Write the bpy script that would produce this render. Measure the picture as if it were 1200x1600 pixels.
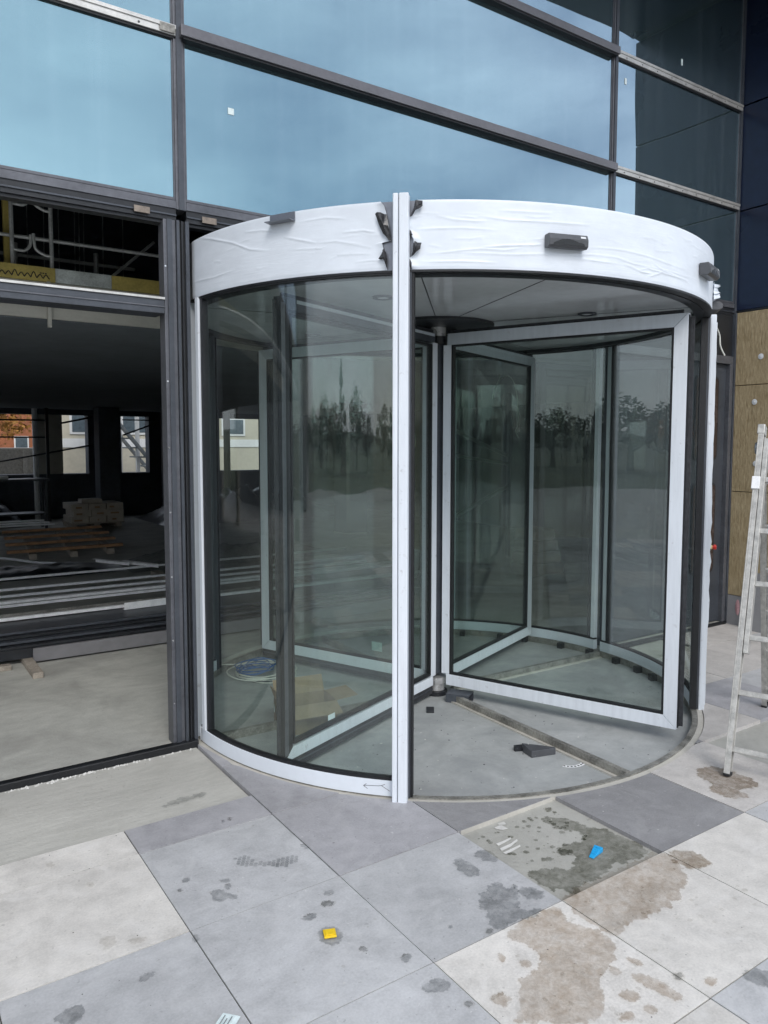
import bpy, math, random
from math import sin, cos, pi, radians, hypot, atan2
from mathutils import Vector, Matrix, noise
random.seed(7)
scene = bpy.context.scene
col = scene.collection
for o in list(bpy.data.objects):
    bpy.data.objects.remove(o)

# ------------------------------------------------------------------ camera
cam = bpy.data.cameras.new('camera')
cam_o = bpy.data.objects.new('camera', cam); col.objects.link(cam_o)
YAW, PITCH, ROLL = 0.6040, 0.0753, 0.0017
fw = Vector((sin(YAW) * cos(PITCH), cos(YAW) * cos(PITCH), -sin(PITCH)))
rt = Vector((cos(YAW), -sin(YAW), 0)); up = rt.cross(fw)
rt, up = cos(ROLL) * rt + sin(ROLL) * up, -sin(ROLL) * rt + cos(ROLL) * up
cam_o.matrix_world = Matrix(((rt.x, up.x, -fw.x, -1.4151), (rt.y, up.y, -fw.y, -4.0567),
                             (rt.z, up.z, -fw.z, 1.67), (0, 0, 0, 1)))
cam.sensor_fit = 'HORIZONTAL'; cam.sensor_width = 36
cam.lens = 1190.7 / 1200 * 36
cam.shift_x = -0.0146; cam.shift_y = -0.0137
cam.clip_start = 0.05; cam.clip_end = 2000
scene.camera = cam_o

# ------------------------------------------------------------------ world, sun, exposure
SUN_EL, SUN_AZ = radians(42), radians(200)       # azimuth clockwise from +Y
world = bpy.data.worlds.new('World'); scene.world = world; world.use_nodes = True
wn = world.node_tree; wn.nodes.clear()
def W(t, **k):
    n = wn.nodes.new(t)
    for a, b in k.items(): setattr(n, a, b)
    return n
sky = W('ShaderNodeTexSky', sky_type='NISHITA', sun_disc=False, sun_elevation=SUN_EL, sun_rotation=SUN_AZ,
        air_density=1.0, dust_density=2.0, ozone_density=1.5)
tc = W('ShaderNodeTexCoord'); mp = W('ShaderNodeMapping'); mp.inputs['Scale'].default_value = (1, 1, 2.6)
nz = W('ShaderNodeTexNoise'); nz.inputs['Scale'].default_value = 2.1; nz.inputs['Detail'].default_value = 7; nz.inputs['Roughness'].default_value = .55
cr = W('ShaderNodeValToRGB'); cr.color_ramp.elements[0].position = .34; cr.color_ramp.elements[1].position = .68
cr.color_ramp.elements[0].color = (.22, .22, .22, 1); cr.color_ramp.elements[1].color = (.97, .97, .97, 1)
mx = W('ShaderNodeMix', data_type='RGBA')
cloud = W('ShaderNodeRGB'); cloud.outputs[0].default_value = (10.2, 11.0, 12.2, 1)
bg = W('ShaderNodeBackground'); bg.inputs[1].default_value = .1
wo = W('ShaderNodeOutputWorld')
L = wn.links.new
L(tc.outputs['Generated'], mp.inputs[0]); L(mp.outputs[0], nz.inputs['Vector']); L(nz.outputs['Fac'], cr.inputs[0])
L(cr.outputs[0], mx.inputs[0]); L(sky.outputs[0], mx.inputs[6]); L(cloud.outputs[0], mx.inputs[7])
L(mx.outputs[2], bg.inputs[0]); L(bg.outputs[0], wo.inputs[0])

sun = bpy.data.lights.new('sun', 'SUN'); sun.energy = 1.1; sun.angle = radians(25); sun.color = (1, .975, .95)
sun_o = bpy.data.objects.new('sun', sun); col.objects.link(sun_o)
sd = Vector((sin(SUN_AZ) * cos(SUN_EL), cos(SUN_AZ) * cos(SUN_EL), sin(SUN_EL)))
sun_o.rotation_euler = sd.to_track_quat('Z', 'Y').to_euler()
vs = scene.view_settings
vs.view_transform = 'Standard'; vs.look = 'None'; vs.exposure = 0.5; vs.gamma = 1.0; vs.use_curve_mapping = False
scene.cycles.max_bounces = 9; scene.cycles.transparent_max_bounces = 28
scene.cycles.use_adaptive_sampling = True; scene.cycles.adaptive_threshold = .02; scene.cycles.adaptive_min_samples = 12
scene.cycles.diffuse_bounces = 4; scene.cycles.glossy_bounces = 4
scene.cycles.use_denoising = True
scene.cycles.caustics_reflective = False; scene.cycles.caustics_refractive = False
scene.cycles.sample_clamp_indirect = 6

# ------------------------------------------------------------------ materials
MATS = {}
class NT:
    def __init__(s, name):
        s.m = bpy.data.materials.new(name); s.m.use_nodes = True; s.t = s.m.node_tree; s.t.nodes.clear()
        s.out = s.n('ShaderNodeOutputMaterial')
        MATS[name] = s.m
    def n(s, typ, ins=None, **k):
        x = s.t.nodes.new(typ)
        for a, b in k.items(): setattr(x, a, b)
        for a, b in (ins or {}).items(): s.set(x, a, b)
        return x
    def set(s, x, a, b):
        if isinstance(b, bpy.types.NodeSocket): s.t.links.new(b, x.inputs[a])
        else: x.inputs[a].default_value = b
    def math(s, op, a, b=None, c=None):
        x = s.n('ShaderNodeMath', operation=op)
        s.set(x, 0, a)
        if b is not None: s.set(x, 1, b)
        if c is not None: s.set(x, 2, c)
        return x.outputs[0]
    def mix(s, f, a, b, blend='MIX'):
        x = s.n('ShaderNodeMix', data_type='RGBA', blend_type=blend)
        s.set(x, 0, f); s.set(x, 6, a); s.set(x, 7, b); return x.outputs[2]
    def noise(s, vec, scale, detail=4, rough=.55, dist=0):
        x = s.n('ShaderNodeTexNoise', {'Scale': scale, 'Detail': detail, 'Roughness': rough, 'Distortion': dist})
        if vec is not None: s.set(x, 'Vector', vec)
        return x.outputs['Fac']
    def ramp(s, f, p0, p1, c0=(0, 0, 0, 1), c1=(1, 1, 1, 1)):
        x = s.n('ShaderNodeValToRGB'); e = x.color_ramp.elements
        e[0].position = p0; e[1].position = p1; e[0].color = c0; e[1].color = c1
        s.set(x, 0, f); return x.outputs[0]
    def pos(s): return s.n('ShaderNodeNewGeometry').outputs['Position']
    def scaled(s, vec, sc):
        x = s.n('ShaderNodeMapping'); x.inputs['Scale'].default_value = sc; s.set(x, 0, vec); return x.outputs[0]
    def bump(s, h, strength=.2, dist=.01):
        return s.n('ShaderNodeBump', {'Strength': strength, 'Distance': dist, 'Height': h}).outputs[0]
    def done(s, sh): s.t.links.new(sh, s.out.inputs[0]); return s.m
    def pr(s, color, rough=.5, metal=0., normal=None, spec=.5):
        x = s.n('ShaderNodeBsdfPrincipled', {'Base Color': color, 'Roughness': rough, 'Metallic': metal, 'Specular IOR Level': spec})
        if normal is not None: s.set(x, 'Normal', normal)
        return x.outputs[0]
def c4(c): return (c[0], c[1], c[2], 1)
def plain(name, c, rough=.5, metal=0., var=.12, scale=6., bump=0., bscale=60, spec=.5):
    """solid colour with soft mottling and a little uneven gloss"""
    t = NT(name); p = t.pos()
    n = t.noise(p, scale, 5); n2 = t.noise(p, scale * 9, 3)
    f = t.math('MULTIPLY_ADD', n2, .35, t.math('MULTIPLY', n, .65))
    lo = tuple(x * (1 - 2 * var) for x in c); hi = tuple(min(1, x * (1 + 1.6 * var)) for x in c)
    colr = t.ramp(f, .3, .7, c4(lo), c4(hi))
    r = t.math('MULTIPLY_ADD', t.math('SUBTRACT', n, .5), .25, rough)
    nb = t.bump(t.noise(p, bscale, 4), bump, .004) if bump else None
    return t.done(t.pr(colr, r, metal, nb, spec))

def slab_mat(name, c, tint):
    t = NT(name); p = t.pos()
    rnd = t.n('ShaderNodeObjectInfo').outputs['Random']
    off = t.n('ShaderNodeVectorMath', operation='MULTIPLY_ADD'); t.set(off, 0, p); off.inputs[1].default_value = (1, 1, 1)
    comb = t.n('ShaderNodeCombineXYZ', {'X': t.math('MULTIPLY', rnd, 37), 'Y': t.math('MULTIPLY', rnd, 17)})
    t.set(off, 2, comb.outputs[0]); v = off.outputs[0]
    n1 = t.noise(v, 2.6, 8, .66, .9); n2 = t.noise(v, 13, 6, .65, .4); n3 = t.noise(v, 120, 3)
    f = t.math('MULTIPLY_ADD', n1, .46, t.math('MULTIPLY_ADD', n2, .30, t.math('MULTIPLY', n3, .24)))
    base = t.ramp(f, .35, .65, c4([x * .74 for x in c]), c4([min(1, x * 1.18) for x in c]))
    veil = t.ramp(t.noise(v, 4.5, 7, .72, 1.6), .50, .70)
    base = t.mix(t.math('MULTIPLY', veil, .55), base, c4(tint))
    grime = t.ramp(t.noise(t.scaled(v, (1, 2.2, 1)), 7.0, 6, .7, 1.0), .56, .72)
    base = t.mix(t.math('MULTIPLY', grime, .30), base, c4([x * .62 for x in c]))
    spk = t.ramp(t.noise(v, 52, 2, .5), .68, .74)
    base = t.mix(t.math('MULTIPLY', spk, .38), base, c4([x * .42 for x in c]))
    dust = t.ramp(t.noise(v, 38, 3, .6), .68, .76)
    base = t.mix(t.math('MULTIPLY', dust, .45), base, (.78, .77, .74, 1))
    br = t.math('MULTIPLY_ADD', rnd, .18, .91)
    base = t.mix(1.0, base, t.n('ShaderNodeCombineColor', {'Red': br, 'Green': br, 'Blue': br}).outputs[0], 'MULTIPLY')
    r = t.math('MULTIPLY_ADD', n2, .3, .42)
    t.done(t.pr(base, r, 0, t.bump(t.math('ADD', n2, n3), .12, .003), .4))

def concrete(name, c, streak=None, dark=.72, rough=.85, patch=(.5, .7), patchc=None, bump=.35):
    t = NT(name); p = t.pos(); v = t.scaled(p, streak) if streak else p
    n1 = t.noise(v, 1.3, 7, .62, .4); n2 = t.noise(v, 9, 6, .65); n3 = t.noise(p, 70, 3)
    f = t.math('MULTIPLY_ADD', n1, .55, t.math('MULTIPLY_ADD', n2, .33, t.math('MULTIPLY', n3, .12)))
    base = t.ramp(f, .3, .7, c4([x * dark for x in c]), c4([min(1, x * 1.18) for x in c]))
    if patchc: base = t.mix(t.math('MULTIPLY', t.ramp(t.noise(p, 2.2, 6, .65, .8), *patch), .6), base, c4(patchc))
    sp = t.ramp(t.noise(p, 30, 3), .68, .74)
    base = t.mix(t.math('MULTIPLY', sp, .3), base, c4([x * .5 for x in c]))
    t.done(t.pr(base, rough, 0, t.bump(t.math('ADD', n2, n3), bump, .006), .3))

def glass(name, tint, r0=.045, veil=.02, veilc=(.6, .65, .66), rough=0.0):
    """thin pane: see-through, mirror-like by angle, with a faint streaky film of dust"""
    t = NT(name); p = t.pos()
    fac = t.n('ShaderNodeLayerWeight', {'Blend': .5}).outputs['Facing']
    sch = t.math('MULTIPLY_ADD', t.math('POWER', fac, 5.0), 1 - r0, r0)
    tr = t.n('ShaderNodeBsdfTransparent', {'Color': c4(tint)}).outputs[0]
    gl = t.n('ShaderNodeBsdfGlossy', {'Color': (1, 1, 1, 1), 'Roughness': rough}).outputs[0]
    df = t.n('ShaderNodeBsdfDiffuse', {'Color': c4(veilc)}).outputs[0]
    st = t.ramp(t.noise(t.scaled(p, (9, 9, .7)), 1.0, 5, .6), .40, .8)
    cl = t.ramp(t.noise(p, 2.6, 5, .6), .35, .75)
    vf = t.math('MULTIPLY', t.math('ADD', t.math('MULTIPLY', st, cl), .25), veil)
    a = t.n('ShaderNodeMixShader'); t.set(a, 0, vf); t.set(a, 1, tr); t.set(a, 2, df)
    b = t.n('ShaderNodeMixShader'); t.set(b, 0, sch); t.set(b, 1, a.outputs[0]); t.set(b, 2, gl)
    t.done(b.outputs[0])

def coated_glass(name):
    """sun-control facade glass: strongly mirroring, blue-green, nothing seen behind"""
    t = NT(name); p = t.pos()
    fac = t.n('ShaderNodeLayerWeight', {'Blend': .5}).outputs['Facing']
    sch = t.math('MULTIPLY_ADD', t.math('POWER', fac, 3.0), .42, .48)
    rnd = t.n('ShaderNodeObjectInfo').outputs['Random']
    wav = t.noise(t.scaled(p, (.6, .6, .45)), 1.0, 2, .5)
    nb = t.bump(wav, .06, .25)
    hue = t.ramp(fac, .12, .62, (.50, .765, .855, 1), (.72, .85, 1.0, 1))
    gl = t.n('ShaderNodeBsdfGlossy', {'Color': hue, 'Roughness': .012, 'Normal': nb}).outputs[0]
    st = t.ramp(t.noise(t.scaled(p, (14, 14, .5)), 1.0, 5, .6), .5, .85)
    dc = t.mix(t.math('MULTIPLY', st, .7), (.040, .062, .066, 1), (.13, .165, .18, 1))
    df = t.n('ShaderNodeBsdfDiffuse', {'Color': dc}).outputs[0]
    b = t.n('ShaderNodeMixShader'); t.set(b, 0, sch); t.set(b, 1, df); t.set(b, 2, gl)
    t.done(b.outputs[0])

slab_mat('slab_beige', (.64, .615, .575), (.74, .72, .69))
slab_mat('slab_warm', (.53, .505, .48), (.61, .59, .565))
slab_mat('slab_grey', (.468, .471, .477), (.56, .56, .558))
slab_mat('slab_mauve', (.372, .367, .382), (.45, .444, .452))
slab_mat('slab_dark', (.27, .267, .272), (.36, .357, .355))
plain('slab_edge', (.42, .39, .34), .85, var=.2, scale=20, bump=.3)
concrete('screed', (.49, .48, .44), (1, 4, 1), .76, .9, (.5, .7), (.38, .37, .33))
concrete('mortar_bed', (.38, .375, .34), None, .72, .75, (.45, .7), (.48, .47, .44))
concrete('joint_mortar', (.52, .50, .45), None, .7, .95)
concrete('well_floor', (.43, .445, .44), None, .62, .6, (.46, .66), (.27, .285, .29), .2)
concrete('hall_floor', (.46, .46, .42), (1, 2, 1), .68, .75, (.45, .68), (.26, .255, .235))
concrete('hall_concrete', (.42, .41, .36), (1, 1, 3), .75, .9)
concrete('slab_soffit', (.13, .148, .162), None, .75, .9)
concrete('plinth_concrete', (.26, .26, .27), None, .85, .9)
concrete('plaza', (.40, .39, .375), None, .75, .85, (.45, .7), (.30, .30, .30))
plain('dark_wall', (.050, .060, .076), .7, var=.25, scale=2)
plain('charcoal', (.066, .074, .088), .42, .2, var=.15, scale=5)
plain('charcoal_dark', (.018, .02, .024), .45, .1, var=.2)
plain('cover_grey', (.125, .13, .146), .45, .4, var=.18, scale=5)
plain('transom_grey', (.15, .15, .165), .45, .3, var=.12, scale=4)
plain('mill_aluminium', (.62, .61, .58), .42, .65, var=.12, scale=9)
plain('steel_worn', (.33, .32, .29), .5, .55, var=.35, scale=9, bump=.2)
plain('galvanised', (.88, .90, .92), .4, .0, var=.12, scale=16)
plain('ladder_aluminium', (.47, .46, .43), .45, .35, var=.2, scale=30, bump=.08, bscale=60)
plain('chrome', (.62, .62, .62), .16, 1.0, var=.06)
plain('bearing_steel', (.60, .60, .60), .28, .55, var=.08)
plain('rubber', (.008, .009, .011), .55, var=.2)
plain('brush', (.035, .037, .042), .8, var=.35, scale=40)
plain('white_plastic', (.72, .74, .76), .45, var=.05)
plain('sensor_shell', (.075, .078, .085), .38, var=.1)
plain('sensor_lens', (.006, .007, .009), .12, var=.1)
plain('cladding_navy', (.010, .017, .042), .3, var=.2, scale=1.2, spec=.35)
plain('cardboard', (.34, .235, .145), .85, var=.12, scale=7, bump=.1)
plain('cardboard_brown', (.20, .145, .10), .85, var=.2, scale=7)
plain('timber_orange', (.36, .20, .10), .75, var=.25, scale=8, bump=.2)
plain('timber_grey', (.34, .30, .25), .85, var=.25, scale=10, bump=.25)
plain('carton', (.42, .38, .33), .85, var=.12, scale=5)
plain('carton_print', (.30, .20, .12), .8, var=.15)
plain('toe_yellow', (.46, .37, .10), .6, var=.2, scale=7)
plain('toe_galv', (.50, .54, .52), .5, .3, var=.25, scale=12)
plain('print_dark', (.05, .045, .04), .8, var=.1)
plain('scaffold_tube', (.55, .57, .55), .5, .3, var=.2, scale=9)
plain('cable_white', (.66, .66, .60), .5, var=.1)
plain('cable_blue', (.035, .13, .36), .5, var=.2)
plain('blue_plastic', (.02, .36, .72), .35, var=.12, scale=30)
plain('yellow_plastic', (.85, .58, .02), .4, var=.1, scale=30)
plain('paper', (.70, .80, .80), .8, var=.1, scale=40)
plain('red_plastic', (.62, .035, .02), .35, var=.1)
plain('yellow_ring', (.75, .62, .30), .5, var=.1)
plain('pink_foam', (.55, .32, .34), .9, var=.15, scale=20)
plain('slot_brown', (.055, .040, .036), .25, var=.2, scale=5)
plain('joint_dark', (.10, .098, .092), .95, var=.25, scale=25)
plain('panel_sheet', (.22, .215, .225), .4, .2, var=.1, scale=2)
plain('black_sheet', (.03, .034, .04), .35, var=.3, scale=5, bump=.6, bscale=9)
plain('dusty_tarp', (.17, .18, .17), .75, var=.3, scale=3, bump=.6, bscale=7)
plain('brick_far', (.34, .125, .06), .9, var=.25, scale=1.5)
plain('cabin_cream', (.50, .47, .38), .7, var=.08, scale=1)
plain('cabin_white', (.70, .71, .70), .5, var=.06, scale=1)
plain('far_glass', (.10, .13, .15), .08, var=.2, scale=1)
plain('far_steel', (.26, .28, .29), .5, .3, var=.15)
plain('bark', (.09, .07, .05), .9, var=.3, scale=6)
plain('leaf_green', (.055, .075, .036), .75, var=.35, scale=1.1)
plain('leaf_dark', (.035, .052, .036), .8, var=.35, scale=1.1)
plain('leaf_autumn', (.36, .17, .035), .75, var=.3, scale=1.1)
plain('leaf_russet', (.11, .05, .03), .75, var=.3, scale=1.1)
plain('verge_green', (.075, .088, .052), .95, var=.4, scale=.35)
plain('clip_brown', (.24, .20, .165), .5, .3, var=.3, scale=30)
plain('hill_green', (.12, .14, .11), .95, var=.3, scale=.05)
plain('drum_ceiling', (.64, .66, .68), .14, .0, var=.06, scale=2, spec=.6)
plain('band_metal', (.20, .21, .235), .35, .55, var=.08, scale=4)
glass('drum_glass', (.915, .958, .940), .056, .018)
glass('wing_glass', (.91, .955, .938), .060, .028)
glass('slot_glass', (.5, .55, .56), .06, .05)
coated_glass('facade_glass')

def film_mat(name, c, wr=.6):
    """white protective film, creased along its length, with scuffs"""
    t = NT(name); uv = t.n('ShaderNodeUVMap').outputs[0]
    w1 = t.noise(t.scaled(uv, (2.2, 30, 1)), 1.0, 4, .55, 1.1)
    ridge = t.math('ABSOLUTE', t.math('SUBTRACT', w1, .5))
    ridge = t.math('POWER', t.math('SUBTRACT', 1.0, t.math('MULTIPLY', ridge, 7), ), 3)
    ridge = t.math('MAXIMUM', ridge, 0.0)
    area = t.ramp(t.noise(t.scaled(uv, (.9, 3.5, 1)), 1.0, 3), .42, .62)
    w2 = t.noise(t.scaled(uv, (12, 16, 1)), 1.0, 4, .6)
    h = t.math('ADD', t.math('MULTIPLY', ridge, area), t.math('MULTIPLY', w2, .25))
    sc = t.ramp(t.noise(t.scaled(uv, (5, 9, 1)), 1.0, 6, .7), .40, .66, c4([x * .92 for x in c]), c4(c))
    t.done(t.pr(sc, .42, 0, t.bump(h, wr, .006), .45))
film_mat('film_wrinkled', (.735, .785, .845), .10)
def film_plain(name, c):
    t = NT(name); p = t.pos()
    n = t.noise(t.scaled(p, (30, 30, 3)), 1.0, 5, .6); n2 = t.noise(p, 22, 4, .7)
    k = t.ramp(n, .3, .6, c4([x * .90 for x in c]), c4(c))
    k = t.mix(t.math('MULTIPLY', t.ramp(n2, .62, .72), .45), k, (.40, .40, .41, 1))
    t.done(t.pr(k, .4, 0, t.bump(n, .15, .003), .45))
film_plain('film_white', (.735, .78, .835)); film_plain('film_dull', (.56, .61, .66)); plain('film_smooth', (.735, .785, .845), .38, var=.03, scale=3, bump=.06, bscale=9)
plain('film_back', (.03, .03, .033), .3, var=.4, scale=60, bump=.4)

def wool():
    t = NT('mineral_wool'); p = t.pos(); v = t.scaled(p, (1, 1, .25))
    n1 = t.noise(v, 60, 5, .7, .5); n2 = t.noise(p, 6, 4)
    k = t.ramp(t.math('MULTIPLY_ADD', n1, .7, t.math('MULTIPLY', n2, .3)), .35, .66, (.28, .215, .12, 1), (.50, .405, .26, 1))
    t.done(t.pr(k, .95, 0, t.bump(n1, .7, .01), .1))
wool()
def wet(name, tint, gloss):
    """damp film: darkens what lies under it, unevenly where it is drying"""
    t = NT(name); p = t.pos()
    d = t.math('MULTIPLY_ADD', t.noise(p, 38, 6, .7, .6), .6, t.math('MULTIPLY', t.noise(p, 7, 5, .65), .4))
    tc_ = t.ramp(d, .36, .60, c4(tint), c4([1 - (1 - x) * .28 for x in tint]))
    tr = t.n('ShaderNodeBsdfTransparent', {'Color': tc_}).outputs[0]
    gl = t.n('ShaderNodeBsdfGlossy', {'Color': (1, 1, 1, 1), 'Roughness': .35}).outputs[0]
    fac = t.n('ShaderNodeLayerWeight', {'Blend': .5}).outputs['Facing']
    f = t.math('MULTIPLY_ADD', t.math('POWER', fac, 5.0), gloss * 3, gloss * .15)
    b = t.n('ShaderNodeMixShader'); t.set(b, 0, f); t.set(b, 1, tr); t.set(b, 2, gl); t.done(b.outputs[0])
wet('wet_brown', (.74, .685, .63), .04); wet('wet_grey', (.62, .63, .63), .04)
wet('wet_tan', (.86, .85, .83), .03); wet('wet_dark', (.56, .565, .53), .10)
plain('dust_white', (.60, .59, .56), .9, var=.1)

# ------------------------------------------------------------------ mesh helpers
class MB:
    def __init__(s): s.v = []; s.f = []; s.uv = None
    def add(s, vs, fs):
        b = len(s.v); s.v += [tuple(x) for x in vs]; s.f += [tuple(i + b for i in f) for f in fs]; return s
    def box(s, x0, x1, y0, y1, z0, z1):
        return s.add([(x0, y0, z0), (x1, y0, z0), (x1, y1, z0), (x0, y1, z0), (x0, y0, z1), (x1, y0, z1), (x1, y1, z1), (x0, y1, z1)],
                     [(0, 3, 2, 1), (4, 5, 6, 7), (0, 1, 5, 4), (1, 2, 6, 5), (2, 3, 7, 6), (3, 0, 4, 7)])
    def obox(s, o, ex, ey, ez, a0, a1, b0, b1, c0, c1):
        o, ex, ey, ez = Vector(o), Vector(ex), Vector(ey), Vector(ez)
        P = [o + ex * a + ey * b + ez * c for c in (c0, c1) for a, b in ((a0, b0), (a1, b0), (a1, b1), (a0, b1))]
        return s.add(P, [(0, 3, 2, 1), (4, 5, 6, 7), (0, 1, 5, 4), (1, 2, 6, 5), (2, 3, 7, 6), (3, 0, 4, 7)])
    def beam(s, p0, p1, w, h, upv=(0, 0, 1)):
        p0, p1 = Vector(p0), Vector(p1); d = (p1 - p0); ln = d.length; d.normalize()
        sx = d.cross(Vector(upv)); sx = sx.normalized() if sx.length > 1e-4 else Vector((1, 0, 0)); uz = sx.cross(d)
        return s.obox(p0, d, sx, uz, 0, ln, -w / 2, w / 2, -h / 2, h / 2)
    def prism(s, poly, z0, z1):
        n = len(poly)
        ar = sum(poly[i][0] * poly[(i + 1) % n][1] - poly[(i + 1) % n][0] * poly[i][1] for i in range(n))
        if ar < 0: poly = poly[::-1]
        return s.add([(x, y, z0) for x, y in poly] + [(x, y, z1) for x, y in poly],
                     [tuple(range(n - 1, -1, -1)), tuple(range(n, 2 * n))] + [(i, (i + 1) % n, n + (i + 1) % n, n + i) for i in range(n)])
    def tube(s, pts, r, k=8, closed=False):
        pts = [Vector(p) for p in pts]; n = len(pts); rings = []
        prev = None
        for i, p in enumerate(pts):
            a = pts[i - 1] if (i or closed) else p; b = pts[(i + 1) % n] if (i < n - 1 or closed) else p
            d = (b - a).normalized()
            if prev is None:
                prev = d.cross(Vector((0, 0, 1)))
                if prev.length < 1e-3: prev = Vector((1, 0, 0))
            u = (prev - d * prev.dot(d)).normalized(); prev = u; w = d.cross(u)
            rr = r[i] if isinstance(r, (list, tuple)) else r
            rings.append([p + (u * cos(2 * pi * j / k) + w * sin(2 * pi * j / k)) * rr for j in range(k)])
        b = [v for rg in rings for v in rg]; f = []
        m = n if closed else n - 1
        for i in range(m):
            for j in range(k):
                f.append((i * k + j, i * k + (j + 1) % k, ((i + 1) % n) * k + (j + 1) % k, ((i + 1) % n) * k + j))
        if not closed: f += [tuple(range(k - 1, -1, -1)), tuple((n - 1) * k + j for j in range(k))]
        return s.add(b, f)
    def arc(s, c, r0, r1, a0, a1, z0, z1, n=48):
        """solid ring segment, angles in degrees"""
        full = abs(a1 - a0) >= 359.9; m = n if full else n + 1
        P = []
        for i in range(m):
            a = radians(a0 + (a1 - a0) * i / n); ca, sa = cos(a), sin(a)
            P += [(c[0] + r0 * ca, c[1] + r0 * sa, z0), (c[0] + r1 * ca, c[1] + r1 * sa, z0),
                  (c[0] + r1 * ca, c[1] + r1 * sa, z1), (c[0] + r0 * ca, c[1] + r0 * sa, z1)]
        f = []
        for i in range(n):
            a = 4 * i; b = 4 * ((i + 1) % m)
            for j in range(4): k = (j + 1) % 4; f.append((a + j, b + j, b + k, a + k))
        f = [x[::-1] for x in f]
        if not full: f += [(0, 1, 2, 3), tuple(4 * n + j for j in (3, 2, 1, 0))]
        return s.add(P, f)
    def disc(s, c, r, z0, z1, n=64): return s.prism([(c[0] + r * cos(2 * pi * i / n), c[1] + r * sin(2 * pi * i / n)) for i in range(n)], z0, z1)
    def build(s, name, mat, parent=None, smooth=False, bevel=0, **props):
        o3 = Vector((0, 0, 0)); q = parent
        while q is not None: o3 += q.location; q = q.parent
        me = bpy.data.meshes.new(name)
        me.from_pydata([(v[0] - o3.x, v[1] - o3.y, v[2] - o3.z) for v in s.v], [], s.f); me.update()
        if s.uv: 
            l = me.uv_layers.new(name='UVMap')
            for lp in me.loops: l.data[lp.index].uv = s.uv[lp.vertex_index]
        me.materials.append(MATS[mat])
        if smooth:
            me.polygons.foreach_set('use_smooth', [True] * len(me.polygons))
            me.set_sharp_from_angle(angle=radians(40))
        o = bpy.data.objects.new(name, me); col.objects.link(o); o.parent = parent
        if bevel:
            b = o.modifiers.new('bevel', 'BEVEL'); b.width = bevel; b.segments = 2; b.limit_method = 'ANGLE'; b.angle_limit = radians(50)
        for a, b in props.items(): o[a] = b
        return o
def thing(name, label, cat, loc=(0, 0, 0), group=None):
    o = bpy.data.objects.new(name, None); col.objects.link(o); o.location = loc; o.empty_display_size = .2
    o['label'] = label; o['category'] = cat
    if group: o['group'] = group
    return o
def tag(o, label, cat, group=None):
    o['label'] = label; o['category'] = cat
    if group: o['group'] = group
    return o
def inst(src, name, parent, loc=(0, 0, 0), rot=(0, 0, 0), sc=(1, 1, 1)):
    o = bpy.data.objects.new(name, src.data); col.objects.link(o); o.parent = parent
    o.location = loc; o.rotation_euler = rot; o.scale = sc; return o

# ================================================================== SETTING
CX, CY = 1.752, 0.027           # centre of the revolving door
RW = 1.716                      # paving is cut to this radius
def yc(x, R=RW):
    d = R * R - (x - CX) ** 2
    return CY - math.sqrt(d) if d > 0 else None

g = MB().box(-400, 400, -400, 400, -1.0, -.062).build('ground', 'plaza', kind='structure')
# bed under the paving, cut round the door
arc_pts = [(CX + RW * cos(a), CY + RW * sin(a)) for a in [radians(-1 - 178 * i / 60) for i in range(61)]]
bed = MB().prism([(-9, -9), (13, -9), (13, 0), (arc_pts[0][0] + .0, 0)] + arc_pts + [(arc_pts[-1][0], 0), (-9, 0)], -.06, -.0205)
pavement = bed.build('pavement', 'mortar_bed', kind='structure')
arc_in = [(CX + RW * cos(a), CY + RW * sin(a)) for a in [radians(179 - 178 * i / 60) for i in range(61)]]
hall_floor = MB().prism([(-9, 0), (arc_in[0][0], 0)] + arc_in + [(arc_in[-1][0], 0), (10, 0), (10, 14.3), (-9, 14.3)], -.06, .018).build('hall_floor', 'hall_floor', kind='structure')
MB().prism([(-9, -.03), (-.02, -.03), (.012, -.05), (.012, -.772), (-9, -.772)], -.0204, -.009).build('screed_strip', 'screed', pavement)

# ---- paving slabs
X0, PX, PY = .02, .5935, .6
def colx(k): return X0 + PX * k
ROWS = {'s': (-.775, -1.0), '0': (-.02, -.4), 'C': (-.4, -1.0), 'B': (-1.0, -1.6), 'A': (-1.6, -2.2), 'D': (-2.2, -2.8), 'E': (-2.8, -3.4),
        'F': (-3.4, -4.0), 'G': (-4.0, -4.6), 'H': (-4.6, -5.2), 'I': (-5.2, -5.8)}
COL = {(-3, 's'): 'beige', (-2, 's'): 'beige', (-1, 's'): 'mauve', (-3, 'B'): 'grey', (-2, 'B'): 'beige', (-1, 'B'): 'grey', (0, 'B'): 'mauve', (1, 'B'): 'dark',
       (0, 'C'): 'mauve', (0, '0'): 'mauve', (-3, 'A'): 'grey', (-2, 'A'): 'grey', (-1, 'A'): 'grey', (0, 'A'): 'grey', (1, 'A'): None, (2, 'A'): 'dark',
       (3, 'A'): 'warm', (4, 'A'): None, (5, 'A'): None, (4, 'B'): 'warm', (5, 'B'): 'mauve', (6, 'B'): 'grey', (5, 'C'): 'warm', (6, 'C'): 'warm', (7, 'C'): 'warm',
       (6, '0'): None, (7, '0'): 'warm', (8, '0'): 'warm', (7, 'B'): 'beige', (-1, 'D'): 'grey', (0, 'D'): 'beige', (1, 'D'): 'beige', (2, 'D'): 'beige', (3, 'D'): 'grey', (0, 'E'): 'beige',
       (1, 'E'): 'grey', (2, 'E'): 'beige', (-1, 'E'): 'grey', (-2, 'D'): 'grey', (-3, 'D'): 'beige', (3, 'B'): 'dark', (2, 'B'): 'dark', (5, '0'): None, (1, 'C'): 'mauve', (4, 'D'): 'grey', (4, 'C'): 'warm'}
rs = random.Random(3)
filler = MB()
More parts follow.
